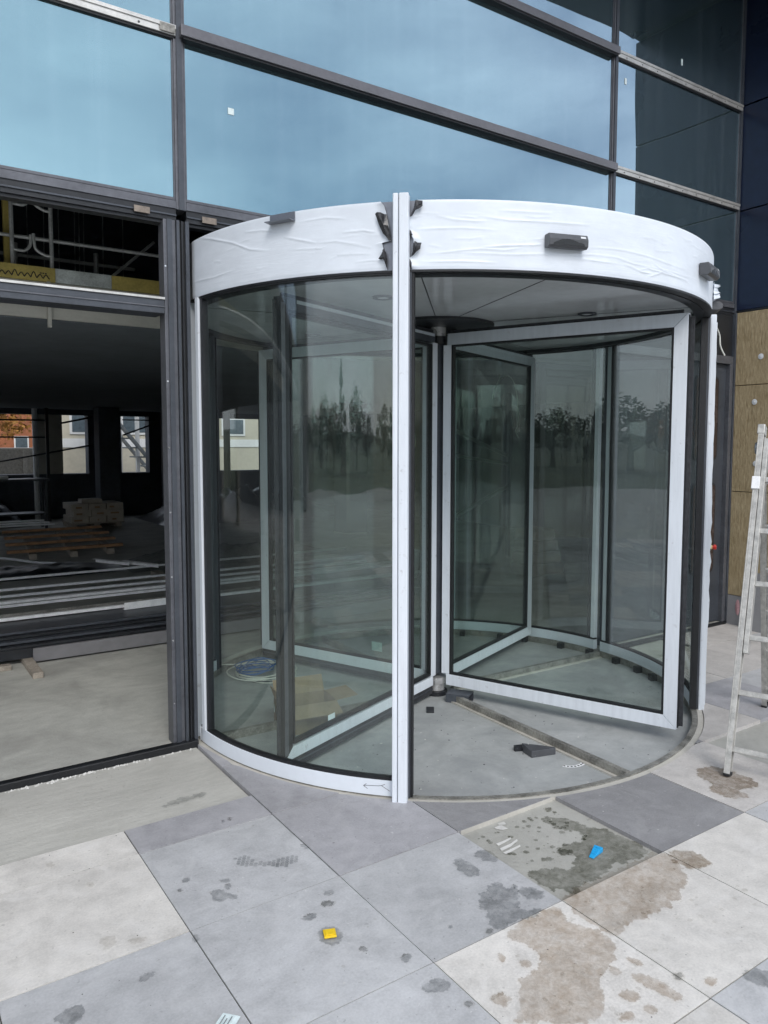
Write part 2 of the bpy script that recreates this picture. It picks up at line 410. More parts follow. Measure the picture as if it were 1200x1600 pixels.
def slab(k, row, mat):
    y1, y0 = ROWS[row]; x0, x1 = colx(k) + .0022, colx(k + 1) - .0022; y0 += .0022; y1 -= .0022
    N = 22; top = []
    for i in range(N + 1):
        x = x0 + (x1 - x0) * i / N; c = yc(x)
        if y1 > 0 - .1 and abs(x - CX) < RW and c is None: continue
        t = y1 if c is None or c > y1 else c - .002
        if t > y0 + .004: top.append((x, t))
    if len(top) < 2: return
    if all(abs(t[1] - y1) < 1e-6 for t in top) and len(top) == N + 1:
        poly = [(x0, y0), (x1, y0), (x1, y1), (x0, y1)]; w = .0022
        filler.box(x0 - w, x0, y0 - w, y1 + w, -.033, -.005).box(x1, x1 + w, y0 - w, y1 + w, -.033, -.005).box(x0, x1, y0 - w, y0, -.033, -.005).box(x0, x1, y1, y1 + w, -.033, -.005)
    else: poly = [(top[0][0], y0), (top[-1][0], y0)] + top[::-1]
    dz = rs.uniform(-.0016, .0016) + (.004 if row in 'C0' and k == 0 else 0)
    MB().prism(poly, -.024 + dz, dz).build('paving_slab', 'slab_' + mat, pavement)
for row in ROWS:
    for k in range(-12, 14):
        xm = colx(k + .5)
        if row in ('s', 'C', '0'):
            if row == 's' and k >= 0: continue
            if row in ('C', '0') and k < 0: continue
        key = (k, row)
        if key in COL: m = COL[key]
        else: m = rs.choice(['beige', 'warm', 'grey', 'mauve', 'grey', 'dark'])
        if xm > 5.1 and ROWS[row][1] > -1.2: continue
        if row in ('C', '0') and abs(xm - CX) < 1.2: 
            if not (row == 'C' and k == 0): continue
        if m: slab(k, row, m)
filler.build('joint_filler', 'joint_dark', pavement, kind='stuff')
# thick pale edge lines where slabs were pulled up
MB().box(colx(0) + .01, .62, -1.006, -.994, -.03, -.0045).build('mortar_seam', 'joint_mortar', pavement)
MB().box(.63, 1.19, -1.600, -1.588, -.03, -.001).build('mortar_seam', 'joint_mortar', pavement)

# ---- wet stains and prints on the paving
def wobble(poly, amp, seed, rounds=3):
    r = random.Random(seed); pts = [Vector((x, y)) for x, y in poly]
    # round the corners, then roughen
    q = []
    n = len(pts)
    for i in range(n):
        a, b = pts[i], pts[(i + 1) % n]; q += [a * .75 + b * .25, a * .25 + b * .75]
    pts = q
    for k in range(rounds):
        q = []; n = len(pts)
        for i in range(n):
            a, b = pts[i], pts[(i + 1) % n]; d = b - a; m = (a + b) / 2
            if d.length > .0025: m += Vector((-d.y, d.x)) * r.uniform(-1, 1) * amp
            q += [a, m]
        pts = q
    return [(p.x, p.y) for p in pts]
from mathutils.geometry import tessellate_polygon
def flat(poly, z, name, mat, parent):
    tri = tessellate_polygon([[Vector((x, y, 0)) for x, y in poly]])
    m = MB().add([(x, y, z) for x, y in poly], [t if (Vector(poly[t[1]]) - Vector(poly[t[0]])).cross(Vector(poly[t[2]]) - Vector(poly[t[0]])) > 0 else t[::-1] for t in tri])
    return m.build(name, mat, parent)
STAINS = [
    ('brown', [(0.619, -2.200), (0.776, -2.184), (0.930, -2.179), (1.075, -2.188), (1.198, -2.196), (1.208, -2.242), (1.168, -2.314), (1.125, -2.366), (1.045, -2.414), (0.900, -2.435), (0.779, -2.444), (0.685, -2.422), (0.622, -2.453), (0.590, -2.431), (0.597, -2.341), (0.602, -2.277)]),
    ('brown', [(1.203, -2.212), (1.284, -2.234), (1.305, -2.308), (1.295, -2.368), (1.231, -2.371), (1.173, -2.340), (1.178, -2.279)]),
    ('brown', [(0.308, -2.227), (0.405, -2.205), (0.508, -2.212), (0.575, -2.218), (0.550, -2.264), (0.537, -2.321), (0.570, -2.365), (0.583, -2.437), (0.575, -2.491), (0.511, -2.523), (0.437, -2.546), (0.387, -2.563), (0.359, -2.612), (0.307, -2.655), (0.232, -2.672), (0.042, -2.541), (0.088, -2.520), (0.132, -2.488), (0.162, -2.443), (0.237, -2.408), (0.292, -2.410), (0.332, -2.363), (0.327, -2.301), (0.303, -2.264)]),
    ('brown', [(0.498, -2.596), (0.532, -2.619), (0.549, -2.666), (0.551, -2.710), (0.550, -2.751), (0.526, -2.762), (0.508, -2.730), (0.499, -2.691), (0.482, -2.646)]),
    ('brown', [(0.402, -2.625), (0.446, -2.638), (0.446, -2.679), (0.423, -2.691), (0.387, -2.655)]),
    ('brown', [(0.322, -2.696), (0.360, -2.694), (0.371, -2.714), (0.346, -2.728), (0.306, -2.715)]),
    ('brown', [(0.417, -2.707), (0.441, -2.723), (0.439, -2.749), (0.408, -2.748), (0.400, -2.722)]),
    ('brown', [(0.248, -2.352), (0.277, -2.359), (0.279, -2.387), (0.253, -2.398), (0.235, -2.378)]),
    ('brown', [(0.074, -2.416), (0.109, -2.428), (0.117, -2.462), (0.082, -2.485), (0.063, -2.464), (0.057, -2.436)]),
    ('brown', [(0.664, -2.745), (0.694, -2.743), (0.708, -2.767), (0.680, -2.779), (0.648, -2.765)]),
    ('brown', [(2.033, -1.806), (2.164, -1.849), (2.160, -1.940), (2.132, -2.076), (2.075, -2.101), (1.975, -2.053), (1.978, -2.117), (1.906, -2.127), (1.862, -2.057), (1.860, -1.974), (1.949, -1.951), (1.958, -1.847)]),
    ('brown', [(0.222, -2.287), (0.230, -2.300), (0.214, -2.329), (0.197, -2.330), (0.199, -2.309)]),
    ('brown', [(0.474, -2.535), (0.489, -2.560), (0.472, -2.587), (0.448, -2.575), (0.450, -2.554)]),
    ('brown', [(0.553, -2.534), (0.573, -2.563), (0.569, -2.597), (0.549, -2.594), (0.539, -2.558)]),
    ('grey', [(0.382, -2.009), (0.460, -1.975), (0.510, -1.983), (0.489, -2.033), (0.536, -2.052), (0.489, -2.118), (0.440, -2.144), (0.467, -2.173), (0.512, -2.193), (0.501, -2.219), (0.425, -2.200), (0.363, -2.201), (0.288, -2.193), (0.318, -2.127), (0.342, -2.065)]),
    ('grey', [(0.526, -2.059), (0.570, -2.068), (0.588, -2.101), (0.586, -2.144), (0.559, -2.154), (0.515, -2.124), (0.505, -2.093)]),
    ('grey', [(0.465, -1.761), (0.489, -1.778), (0.498, -1.827), (0.495, -1.880), (0.466, -1.909), (0.428, -1.901), (0.418, -1.855), (0.428, -1.807)]),
    ('grey', [(0.565, -1.763), (0.607, -1.770), (0.623, -1.811), (0.612, -1.862), (0.582, -1.876), (0.548, -1.838), (0.543, -1.795)]),
    ('grey', [(-0.079, -2.269), (-0.021, -2.261), (0.005, -2.293), (-0.003, -2.322), (-0.036, -2.329), (-0.071, -2.310), (-0.090, -2.287)]),
    ('grey', [(-0.013, -2.393), (0.004, -2.402), (0.004, -2.419), (-0.017, -2.419), (-0.023, -2.405)]),
    ('grey', [(-0.054, -2.117), (-0.026, -2.121), (-0.020, -2.140), (-0.053, -2.159), (-0.063, -2.139)]),
    ('grey', [(0.173, -2.082), (0.187, -2.085), (0.181, -2.102), (0.167, -2.101)]),
    ('grey', [(0.526, -2.028), (0.541, -2.033), (0.535, -2.050), (0.516, -2.052)]),
    ('grey', [(0.259, -2.177), (0.289, -2.176), (0.286, -2.195), (0.256, -2.196)]),
    ('grey', [(0.790, -2.797), (0.845, -2.808), (0.871, -2.835), (0.849, -2.863), (0.801, -2.890), (0.784, -2.853), (0.772, -2.819)]),
    ('grey', [(0.607, -2.671), (0.638, -2.684), (0.617, -2.704), (0.590, -2.694)]),
    ('grey', [(-0.436, -1.424), (-0.392, -1.424), (-0.381, -1.474), (-0.354, -1.499), (-0.365, -1.526), (-0.397, -1.499), (-0.426, -1.508), (-0.445, -1.478)]),
    ('grey', [(-0.376, -1.415), (-0.354, -1.409), (-0.351, -1.432), (-0.372, -1.452), (-0.381, -1.436)]),
    ('grey', [(-0.377, -1.368), (-0.356, -1.366), (-0.337, -1.390), (-0.350, -1.407), (-0.378, -1.388)]),
    ('grey', [(-0.498, -1.293), (-0.477, -1.278), (-0.461, -1.297), (-0.477, -1.315), (-0.499, -1.307)]),
    ('grey', [(-0.533, -1.342), (-0.516, -1.339), (-0.510, -1.358), (-0.530, -1.361)]),
    ('grey', [(-0.225, -1.755), (-0.190, -1.743), (-0.169, -1.764), (-0.179, -1.786), (-0.208, -1.788), (-0.229, -1.769)]),
    ('grey', [(-0.126, -1.713), (-0.102, -1.713), (-0.079, -1.736), (-0.106, -1.757), (-0.132, -1.744)]),
    ('grey', [(-0.096, -1.674), (-0.065, -1.661), (-0.045, -1.679), (-0.064, -1.696), (-0.092, -1.691)]),
    ('grey', [(-0.140, -2.001), (-0.122, -2.009), (-0.131, -2.035), (-0.146, -2.031)]),
    ('grey', [(-0.202, -1.846), (-0.178, -1.848), (-0.147, -1.873), (-0.149, -1.914), (-0.174, -1.947), (-0.209, -1.947), (-0.231, -1.922), (-0.227, -1.881)]),
    ('grey', [(-0.797, -1.759), (-0.779, -1.732), (-0.754, -1.732), (-0.733, -1.739), (-0.744, -1.756), (-0.773, -1.764)]),
    ('grey', [(-1.048, -1.778), (-1.018, -1.757), (-0.976, -1.746), (-0.954, -1.770), (-0.966, -1.811), (-0.985, -1.828), (-1.020, -1.811)]),
    ('grey', [(-0.583, -1.646), (-0.567, -1.631), (-0.558, -1.650), (-0.571, -1.675), (-0.587, -1.674)]),
    ('grey', [(-0.195, -0.929), (-0.179, -0.933), (-0.182, -0.955), (-0.199, -0.954)]),
    ('grey', [(-0.161, -0.927), (-0.147, -0.930), (-0.154, -0.957), (-0.168, -0.951)]),
    ('grey', [(-0.005, -1.312), (0.017, -1.314), (0.022, -1.360), (0.001, -1.358)]),
    ('tan', [(-0.803, -1.102), (-0.783, -1.100), (-0.773, -1.127), (-0.787, -1.143), (-0.806, -1.127)]),
    ('tan', [(-0.906, -0.870), (-0.882, -0.870), (-0.870, -0.900), (-0.889, -0.909), (-0.905, -0.896)]),
    ('tan', [(-0.848, -1.475), (-0.810, -1.470), (-0.790, -1.514), (-0.814, -1.547), (-0.851, -1.551)]),
    ('tan', [(-0.768, -1.529), (-0.738, -1.534), (-0.701, -1.555), (-0.723, -1.576), (-0.762, -1.564)]),
    ('grey', [(-0.375, -0.642), (-0.309, -0.622), (-0.230, -0.617), (-0.154, -0.625), (-0.145, -0.643), (-0.214, -0.660), (-0.294, -0.667), (-0.367, -0.663)]),
    ('hole', [(1.005, -1.697), (1.061, -1.682), (1.069, -1.723), (1.112, -1.742), (1.131, -1.801), (1.145, -1.862), (1.181, -1.921), (1.196, -2.013), (1.200, -2.141), (0.963, -2.153), (0.815, -2.151), (0.652, -2.155), (0.642, -2.047), (0.645, -1.975), (0.700, -1.972), (0.765, -2.031), (0.881, -2.026), (0.926, -1.968), (0.856, -1.980), (0.889, -1.913), (0.985, -1.932), (1.059, -1.920), (1.077, -1.850), (1.020, -1.827), (1.015, -1.756)]),
    ('hole', [(0.880, -1.922), (0.928, -1.940), (0.933, -1.979), (0.876, -1.979), (0.862, -1.948)]),
    ('hole', [(0.781, -1.928), (0.818, -1.936), (0.826, -1.965), (0.787, -1.967), (0.765, -1.947)]),
    ('hole', [(1.099, -1.634), (1.133, -1.631), (1.122, -1.669), (1.089, -1.668)]),
    ('white', [(0.705, -1.741), (0.751, -1.741), (0.792, -1.737), (0.786, -1.749), (0.730, -1.757), (0.702, -1.760)]),
    ('white', [(0.692, -1.778), (0.755, -1.775), (0.805, -1.762), (0.797, -1.776), (0.738, -1.794), (0.685, -1.798)]),
    ('white', [(0.681, -1.810), (0.743, -1.807), (0.783, -1.804), (0.775, -1.816), (0.717, -1.825), (0.682, -1.825)]),
    ('white', [(0.790, -1.636), (0.832, -1.631), (0.834, -1.677), (0.808, -1.672), (0.789, -1.652)]),
    ('white', [(0.826, -1.617), (0.862, -1.620), (0.854, -1.643), (0.823, -1.635)]),
]
def rough(pl, i):
    # as ragged as the outline can be without crossing itself
    for amp in (.42, .36, .30, .24, .16, .08):
        for k in range(3):
            q = wobble(pl, amp, i + 100 * k, 4); n = len(q)
            ar = abs(sum(q[j][0] * q[(j + 1) % n][1] - q[(j + 1) % n][0] * q[j][1] for j in range(n))) / 2
            tri = tessellate_polygon([[Vector((x, y, 0)) for x, y in q]])
            at = sum(abs((Vector(q[b]) - Vector(q[a])).cross(Vector(q[c]) - Vector(q[a]))) / 2 for a, b, c in tri)
            if abs(ar - at) < .01 * ar: return q
    return pl
SM = {'brown': ('water_stain', 'wet_brown', .0028), 'grey': ('water_stain', 'wet_grey', .0030), 'tan': ('water_stain', 'wet_tan', .0032),
      'hole': ('water_stain', 'wet_dark', -.0185), 'white': ('dust_print', 'dust_white', -.0175)}
for i, (k, pl) in enumerate(STAINS):
    n, m, z = SM[k]
    if k == 'white': flat(pl, z, n, m, pavement)
    else:
        q = rough(pl, i); flat(q, z + (i % 7) * .0001, n, m, pavement)
        if k != 'tan':      # fainter drying rim round the wet patch
            ar = sum(q[j][0] * q[(j + 1) % len(q)][1] - q[(j + 1) % len(q)][0] * q[j][1] for j in range(len(q)))
            sg = 1 if ar > 0 else -1; rim = []
            for j in range(len(q)):
                a, b = Vector(q[j - 1]), Vector(q[(j + 1) % len(q)]); d = (b - a)
                if d.length < 1e-6: continue
                nrm = Vector((d.y, -d.x)).normalized() * sg * (.004 + .004 * noise.noise(Vector((q[j][0] * 30, q[j][1] * 30, i))))
                rim.append((q[j][0] + nrm.x, q[j][1] + nrm.y))
            tri = tessellate_polygon([[Vector((x, y, 0)) for x, y in rim]])
            at = sum(abs((Vector(rim[b]) - Vector(rim[a])).cross(Vector(rim[c]) - Vector(rim[a]))) / 2 for a, b, c in tri)
            if abs(at - abs(ar) / 2) < .25 * abs(ar) / 2 + .0008: flat(rim, z - .0004, 'damp_rim', 'wet_tan', pavement)
def speck(n, seed, x0, x1, y0, y1, mat, z, r0, r1, name, kind=None):
    r = random.Random(seed); m = MB()
    for i in range(n):
        x, y, s = r.uniform(x0, x1), r.uniform(y0, y1), r.uniform(r0, r1); k = r.randint(5, 7); a0 = r.random() * 6
        m.add([(x + s * r.uniform(.6, 1) * cos(a0 + 6.283 * j / k), y + s * r.uniform(.6, 1) * sin(a0 + 6.283 * j / k), z) for j in range(k)], [tuple(range(k))])
    o = m.build(name, mat, pavement)
    if kind: o['kind'] = kind
    return o
speck(80, 5, .1, 1.3, -2.75, -2.25, 'wet_tan', .0040, .003, .014, 'water_drops', 'stuff')
speck(70, 6, -.5, .6, -2.15, -1.05, 'wet_tan', .0041, .002, .009, 'water_drops', 'stuff')
speck(60, 8, .66, 1.12, -1.95, -1.66, 'wet_dark', -.0179, .004, .017, 'water_drops', 'stuff')
speck(90, 9, -1.1, 2.3, -2.8, -1.0, 'dust_white', .0044, .001, .004, 'plaster_specks', 'stuff')
speck(260, 12, -2.2, 3.2, -2.9, -.1, 'joint_dark', .0046, .001, .0035, 'grit', 'stuff')
# boot print: tread blocks inside the sole outline
def foot(outline, cell, seed):
    r = random.Random(seed); P = [Vector(p) for p in outline]
    def inside(x, y):
        c = False; n = len(P)
        for i in range(n):
            a, b = P[i], P[i - 1]
            if (a.y > y) != (b.y > y) and x < (b.x - a.x) * (y - a.y) / (b.y - a.y) + a.x: c = not c
        return c
    ax = Vector((.24, -.15)).normalized(); ay = Vector((-ax.y, ax.x)); m = MB(); c = sum(P, Vector((0, 0))) / len(P)
    for i in range(-12, 13):
        for j in range(-5, 6):
            q = c + ax * (i * cell) + ay * (j * cell * .9 + (i % 2) * cell * .45)
            if inside(q.x, q.y):
                s = cell * r.uniform(.44, .54); k = [q + ax * s * u + ay * s * v for u, v in ((-1, -.4), (-.4, -.95), (.7, -.9), (1, .2), (.3, .95), (-.8, .8))]
                m.add([(p.x, p.y, .0034) for p in k], [tuple(range(6))])
    return m.build('boot_print', 'wet_grey', pavement)
foot([(-0.266, -1.26), (-0.23, -1.256), (-0.206, -1.281), (-0.217, -1.322), (-0.173, -1.347), (-0.123, -1.359), (-0.07, -1.369), (-0.045, -1.398), (-0.07, -1.424), (-0.115, -1.429), (-0.159, -1.405), (-0.219, -1.357), (-0.265, -1.337), (-0.279, -1.3)], .0175, 4)

# ================================================================== BUILDING
facade = thing('glass_facade', 'blue mirrored glass facade with dark mullions above the revolving door', 'facade', (0, 0, 0))
BAYS = [(-6.86, -3.43), (-3.43, 0), (0, 3.43), (3.43, 5.15)]
ZR = [(2.93, 3.80), (3.80, 4.66), (4.66, 5.72)]
for b in BAYS:
    for z in ZR:
        MB().box(b[0] + .03, b[1] - .03, .004, .024, z[0] + .03, z[1] - .03).build('glass_pane', 'facade_glass', facade)
        # black edge gasket round each pane
        m = MB()
        x0, x1, z0, z1 = b[0] + .024, b[1] - .024, z[0] + .02, z[1] - .02
        m.box(x0, x0 + .012, -.002, .02, z0, z1).box(x1 - .012, x1, -.002, .02, z0, z1).box(x0 + .012, x1 - .012, -.0015, .02, z0, z0 + .014).box(x0 + .012, x1 - .012, -.0015, .02, z1 - .014, z1)
        m.build('gasket', 'cover_grey', facade)
for x in (-6.86, -3.43, 0, 3.43):
    MB().box(x - .027, x + .027, -.012, .09, 2.90, 5.72).build('mullion', 'cover_grey', facade, bevel=.003)
    MB().box(x - .014, x + .014, -.020, -.0125, 2.90, 5.72).build('mullion_cap', 'charcoal', facade)
MB().box(5.122, 5.15, -.014, .09, 2.86, 5.72).build('mullion', 'charcoal', facade)
def screws(x0, x1, n, y, z):
    for i in range(n):
        x = x0 + (x1 - x0) * (i + .5) / n
        m = MB(); m.add([(x + .006 * cos(a), y - .0015, z + .006 * sin(a)) for a in [6.283 * j / 6 for j in range(6)]], [tuple(range(5, -1, -1))])
        m.build('screw', 'charcoal_dark', facade)
for z in (3.80, 4.66):
    for i, b in enumerate(BAYS):
        x0, x1 = b[0] + .016, b[1] - .016
        if i == 2 or i == 0:
            MB().box(x0 - .014, x1 + .012, -.055, .02, z - .027, z + .029).build('transom', 'transom_grey', facade, bevel=.003)
            MB().box(x0, x1, -.045, .02, z - .038, z - .0275).build('transom_gasket', 'rubber', facade)
        else:
            MB().box(x0, x1, -.020, .02, z - .024, z + .026).build('pressure_plate', 'mill_aluminium', facade, bevel=.002)
            MB().box(x0, x1, -.026, -.0202, z + .008, z + .026).build('plate_lip', 'mill_aluminium', facade)
            MB().box(x0, x1, -.012, .02, z - .036, z - .0245).build('transom_gasket', 'rubber', facade)
            screws(x0, x1, 9, -.021, z - .01)
# splice plate at the left joint
MB().box(-.10, -.020, -.028, -.0265, 3.782, 3.822).build('splice_plate', 'steel_worn', facade)
# bottom member of the glazing
for b in BAYS:
    x0, x1 = b[0] + .028, b[1] - .028
    MB().box(x0, x1, -.010, .08, 2.905, 2.945).build('bottom_rail', 'cover_grey', facade)
    MB().box(x0, x1, -.004, .08, 2.842, 2.9045).build('bottom_channel', 'charcoal_dark', facade)
    MB().box(x0, x1, -.012, -.0045, 2.866, 2.874).build('channel_lip', 'charcoal', facade)
    MB().box(x0, x1, .01, .075, 2.8255, 2.8415).build('head_beam', 'charcoal_dark', facade)
for x in (-1.2, -.22, .14, -2.2):
    MB().box(x - .03, x + .05, -.022, -.017, 2.852, 2.884).build('clip', 'clip_brown', facade)
# frame of the open bays on the left
for x in (0, -3.43):
    MB().box(x - .100, x - .034, -.012, .075, .02, 2.842).build('jamb_post', 'cover_grey', facade, bevel=.003)
    MB().box(x - .082, x - .056, -.022, -.0125, .02, 2.842).build('jamb_rib', 'charcoal', facade)
    MB().box(x - .033, x - .018, -.026, .12, .02, 2.842).build('jamb_fin', 'charcoal', facade)
    MB().box(x - .0175, x + .014, -.006, .12, .02, 2.842).build('jamb_channel', 'rubber', facade)
    MB().box(x - .006, x + .002, -.020, -.0065, .02, 2.842).build('jamb_fin', 'charcoal_dark', facade)
    MB().box(x + .0145, x + .034, -.026, .12, .02, 2.842).build('jamb_fin', 'charcoal', facade)
    for z in (.25, .6, .95, 1.3, 1.65, 2.0, 2.6):
        m = MB(); m.add([(x - .092 + .005 * cos(a), -.0135, z + .005 * sin(a)) for a in [6.283 * j / 6 for j in range(6)]], [tuple(range(5, -1, -1))])
        m.build('screw', 'chrome', facade)
for b in BAYS[:2]:
    x0, x1 = b[0] + .036, b[1] - .1005
    MB().box(x0, x1, -.014, .14, 2.352, 2.424).build('lower_transom', 'charcoal', facade, bevel=.003)
    MB().box(x0, x1, -.022, .10, 2.4245, 2.436).build('transom_edge', 'mill_aluminium', facade)
    MB().box(x0, x1, -.0195, -.0145, 2.384, 2.390).build('transom_line', 'cover_grey', facade)
    MB().box(b[0] + .036, b[1] + .03, -.050, .0, -.02, .030).build('sill_flashing', 'rubber', facade, bevel=.006)
# stickers left on the panes
for x, z, w, h in ((.291, 3.479, .034, .034), (3.56, 4.49, .022, .045), (3.565, 3.43, .024, .05), (4.263, 4.826, .018, .05)):
    MB().box(x - w / 2, x + w / 2, .0005, .0035, z - h / 2, z + h / 2).build('sticker', 'paper', facade)
# right-hand bay beside the revolving door
MB().box(3.47, 5.122, .0, .10, 2.47, 2.84).build('infill_panel', 'charcoal_dark', facade)
MB().box(3.47, 5.122, -.02, .10, 2.40, 2.4695).build('lower_transom', 'cover_grey', facade, bevel=.003)
MB().box(5.075, 5.122, -.02, .12, .02, 2.3995).build('jamb_post', 'cover_grey', facade, bevel=.003)
MB().box(5.124, 5.146, -.03, .12, .0, 2.86).build('jamb_post', 'charcoal', facade, bevel=.003)
MB().box(3.462, 3.53, -.02, .12, .02, 2.3995).build('jamb_post', 'charcoal', facade, bevel=.003)
MB().box(3.47, 5.12, -.035, .0, -.01, .0195).build('sill_flashing', 'rubber', facade)

door = thing('side_door', 'dark grey door with rounded slot windows beside the insulation wall', 'door', (4.3, .03, .02))
def rrect(x0, x1, z0, z1, r, n=6):
    P = []
    for cx, cz, a0 in ((x1 - r, z1 - r, 0), (x0 + r, z1 - r, 90), (x0 + r, z0 + r, 180), (x1 - r, z0 + r, 270)):
        P += [(cx + r * cos(radians(a0 + 90 * i / n)), cz + r * sin(radians(a0 + 90 * i / n))) for i in range(n + 1)]
    return P
def vprism(poly, y0, y1, m=None):      # polygon in x,z
    m = m or MB(); n = len(poly)
    return m.add([(x, y0, z) for x, z in poly] + [(x, y1, z) for x, z in poly],
                 [tuple(range(n)), tuple(range(2 * n - 1, n - 1, -1))] + [(i, n + i, n + (i + 1) % n, (i + 1) % n) for i in range(n)])
leaf = MB().box(3.532, 5.073, .022, .075, .03, 2.396).build('leaf', 'charcoal', door)
for z0, z1 in ((1.53, 2.28), (.50, 1.32)):
    vprism(rrect(4.60, 4.955, z0, z1, .045), .010, .0215).build('slot_frame', 'charcoal_dark', door)
    vprism(rrect(4.615, 4.94, z0 + .015, z1 - .015, .04), .006, .0095).build('slot_window', 'slot_brown', door)

# return wall with navy cladding and mineral wool
rw = thing('return_wall', 'projecting side wall with navy cladding above bare brown insulation boards', 'wall', (5.4, -.6, 0))
MB().box(5.20, 12, -1.15, .3, -.05, 6.3).build('wall_core', 'dark_wall', rw)
for z0, z1 in ((2.885, 3.762), (3.774, 4.678), (4.690, 5.70)):
    MB().box(5.15, 5.198, -1.16, -.004, z0, z1).build('cladding_panel', 'cladding_navy', rw, bevel=.002)
MB().box(5.150, 5.198, -1.16, -.004, 2.868, 2.8805).build('cladding_trim', 'charcoal_dark', rw)
WZ = [.272, 1.238, 2.206, 2.866]
for i in range(3):
    for y0, y1 in ((-.62, -.006), (-1.16, -.624)):
        MB().box(5.152, 5.198, y0, y1, WZ[i] + .003, WZ[i + 1] - .003).build('insulation_board', 'mineral_wool', rw, bevel=.004)
for y, z in ((-.263, 2.452), (-.219, 2.052), (-.25, 1.50), (-.27, .86), (-.5, 2.5), (-.85, 2.45), (-.5, 1.9), (-.9, 1.6), (-.52, .8), (-.85, .7)):
    m = MB(); k = 12
    m.add([(5.147, y + .026 * cos(6.283 * j / k), z + .026 * sin(6.283 * j / k)) for j in range(k)] + [(5.143, y, z)], [(j, k, (j + 1) % k) for j in range(k)])
    m.build('fixing_disc', 'white_plastic', rw)
MB().box(5.14, 5.1995, -1.16, -.006, -.03, .271).build('plinth', 'plinth_concrete', rw)
overhang = thing('overhang', 'dark soffit projecting high over the mirrored glass facade', 'overhang', (0, -.6, 5.72))
MB().box(-10, 12, -1.16, .1, 5.74, 6.4).build('fascia', 'dark_wall', overhang)
for k in range(10):
    MB().box(-9.9 + 1.5 * k + .006, -9.9 + 1.5 * (k + 1) - .006, -1.155, -.03, 5.722, 5.739).build('soffit_panel', 'cladding_navy', overhang)

# hall behind the facade
slab_arc = [(CX + 1.80 * cos(radians(a)), CY + 1.80 * sin(radians(a))) for a in [147.2 - 114.4 * i / 40 for i in range(41)]]
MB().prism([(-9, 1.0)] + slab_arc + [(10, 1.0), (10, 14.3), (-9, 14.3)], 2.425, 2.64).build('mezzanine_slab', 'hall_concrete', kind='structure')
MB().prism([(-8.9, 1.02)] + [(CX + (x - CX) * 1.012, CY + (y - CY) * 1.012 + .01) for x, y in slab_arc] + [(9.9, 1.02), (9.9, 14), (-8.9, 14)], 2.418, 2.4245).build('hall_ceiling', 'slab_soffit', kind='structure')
hw = thing('hall_wall', 'dark back wall of the hall with low window openings', 'wall', (0, 14.1, 0))
wins = [(-6, -2.2), (-.8, 1.59), (2.12, 2.66), (3.38, 4.02), (5.75, 7.1)]
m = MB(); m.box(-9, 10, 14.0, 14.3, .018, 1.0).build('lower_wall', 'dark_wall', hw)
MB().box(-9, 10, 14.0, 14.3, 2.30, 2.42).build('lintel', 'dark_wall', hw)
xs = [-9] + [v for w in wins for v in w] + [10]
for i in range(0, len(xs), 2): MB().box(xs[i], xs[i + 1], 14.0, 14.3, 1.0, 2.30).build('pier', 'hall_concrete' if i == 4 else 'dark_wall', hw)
for w in wins: MB().box(w[0], w[1], 13.97, 14.0, .97, 1.0).build('window_sill', 'cover_grey', hw)
sw = thing('hall_side_wall', 'dark side wall of the unfinished hall seen behind the revolving door', 'wall', (9, 7, 0))
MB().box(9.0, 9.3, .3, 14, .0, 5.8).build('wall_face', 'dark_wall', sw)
sw2 = thing('hall_side_wall', 'unseen dark left side wall of the hall, with openings added for daylight', 'wall', (-9, 7, 0))
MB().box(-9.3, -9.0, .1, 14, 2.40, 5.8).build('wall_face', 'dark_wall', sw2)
for y in (.1, 3.4, 6.8, 10.2, 13.6): MB().box(-9.3, -9.0, y, y + .4, .0, 2.3995).build('pier', 'hall_concrete', sw2)  # gaps between the piers are added to let daylight into the hall
lb = thing('left_block', 'pale rendered block of the building far to the left, mirrored in the drum', 'building', (-20, 4, 0))
MB().box(-34, -15.5, -.3, 12, -.06, 6.2).build('wall', 'plinth_concrete', lb)
for k in range(5):
    f = MB().box(-32 + 3.4 * k, -30.2 + 3.4 * k, -.34, -.302, 1.0, 2.6).build('window', 'cover_grey', lb); MB().box(-31.9 + 3.4 * k, -30.3 + 3.4 * k, -.35, -.341, 1.1, 2.5).build('pane', 'far_glass', f)
MB().box(-9, 10, .12, 14.3, 5.75, 6.2).build('unseen_roof_slab', 'hall_concrete', kind='structure')  # unseen roof put over the hall to keep its interior dark
MB().box(-9, 10, 4.5, 4.8, 2.64, 5.75).build('added_dark_back_wall', 'dark_wall', kind='structure')  # dark wall added on the upper level so the clerestory stays dark
def column(x, y, w, d, label):
    t = thing('concrete_column', label, 'column', (x, y, .018), 'columns in the hall')
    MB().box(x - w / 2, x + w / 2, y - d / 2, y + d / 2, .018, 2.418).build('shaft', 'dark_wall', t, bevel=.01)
    MB().box(x - w / 2 - .02, x + w / 2 + .02, y - d / 2 - .02, y + d / 2 + .02, .018, .05).build('base', 'hall_concrete', t)
column(2.72, 12.6, .42, .42, 'dark concrete column between the second and third far windows')
column(4.05, 12.4, .40, .40, 'dark concrete column right of the third far window')
column(4.72, 12.0, .35, .35, 'dark concrete column seen through the left curved pane')
column(-3.0, 9.0, .45, .45, 'dark concrete column at the far left of the hall')
column(5.9, 8.0, .45, .45, 'dark concrete column behind the revolving door on the right')

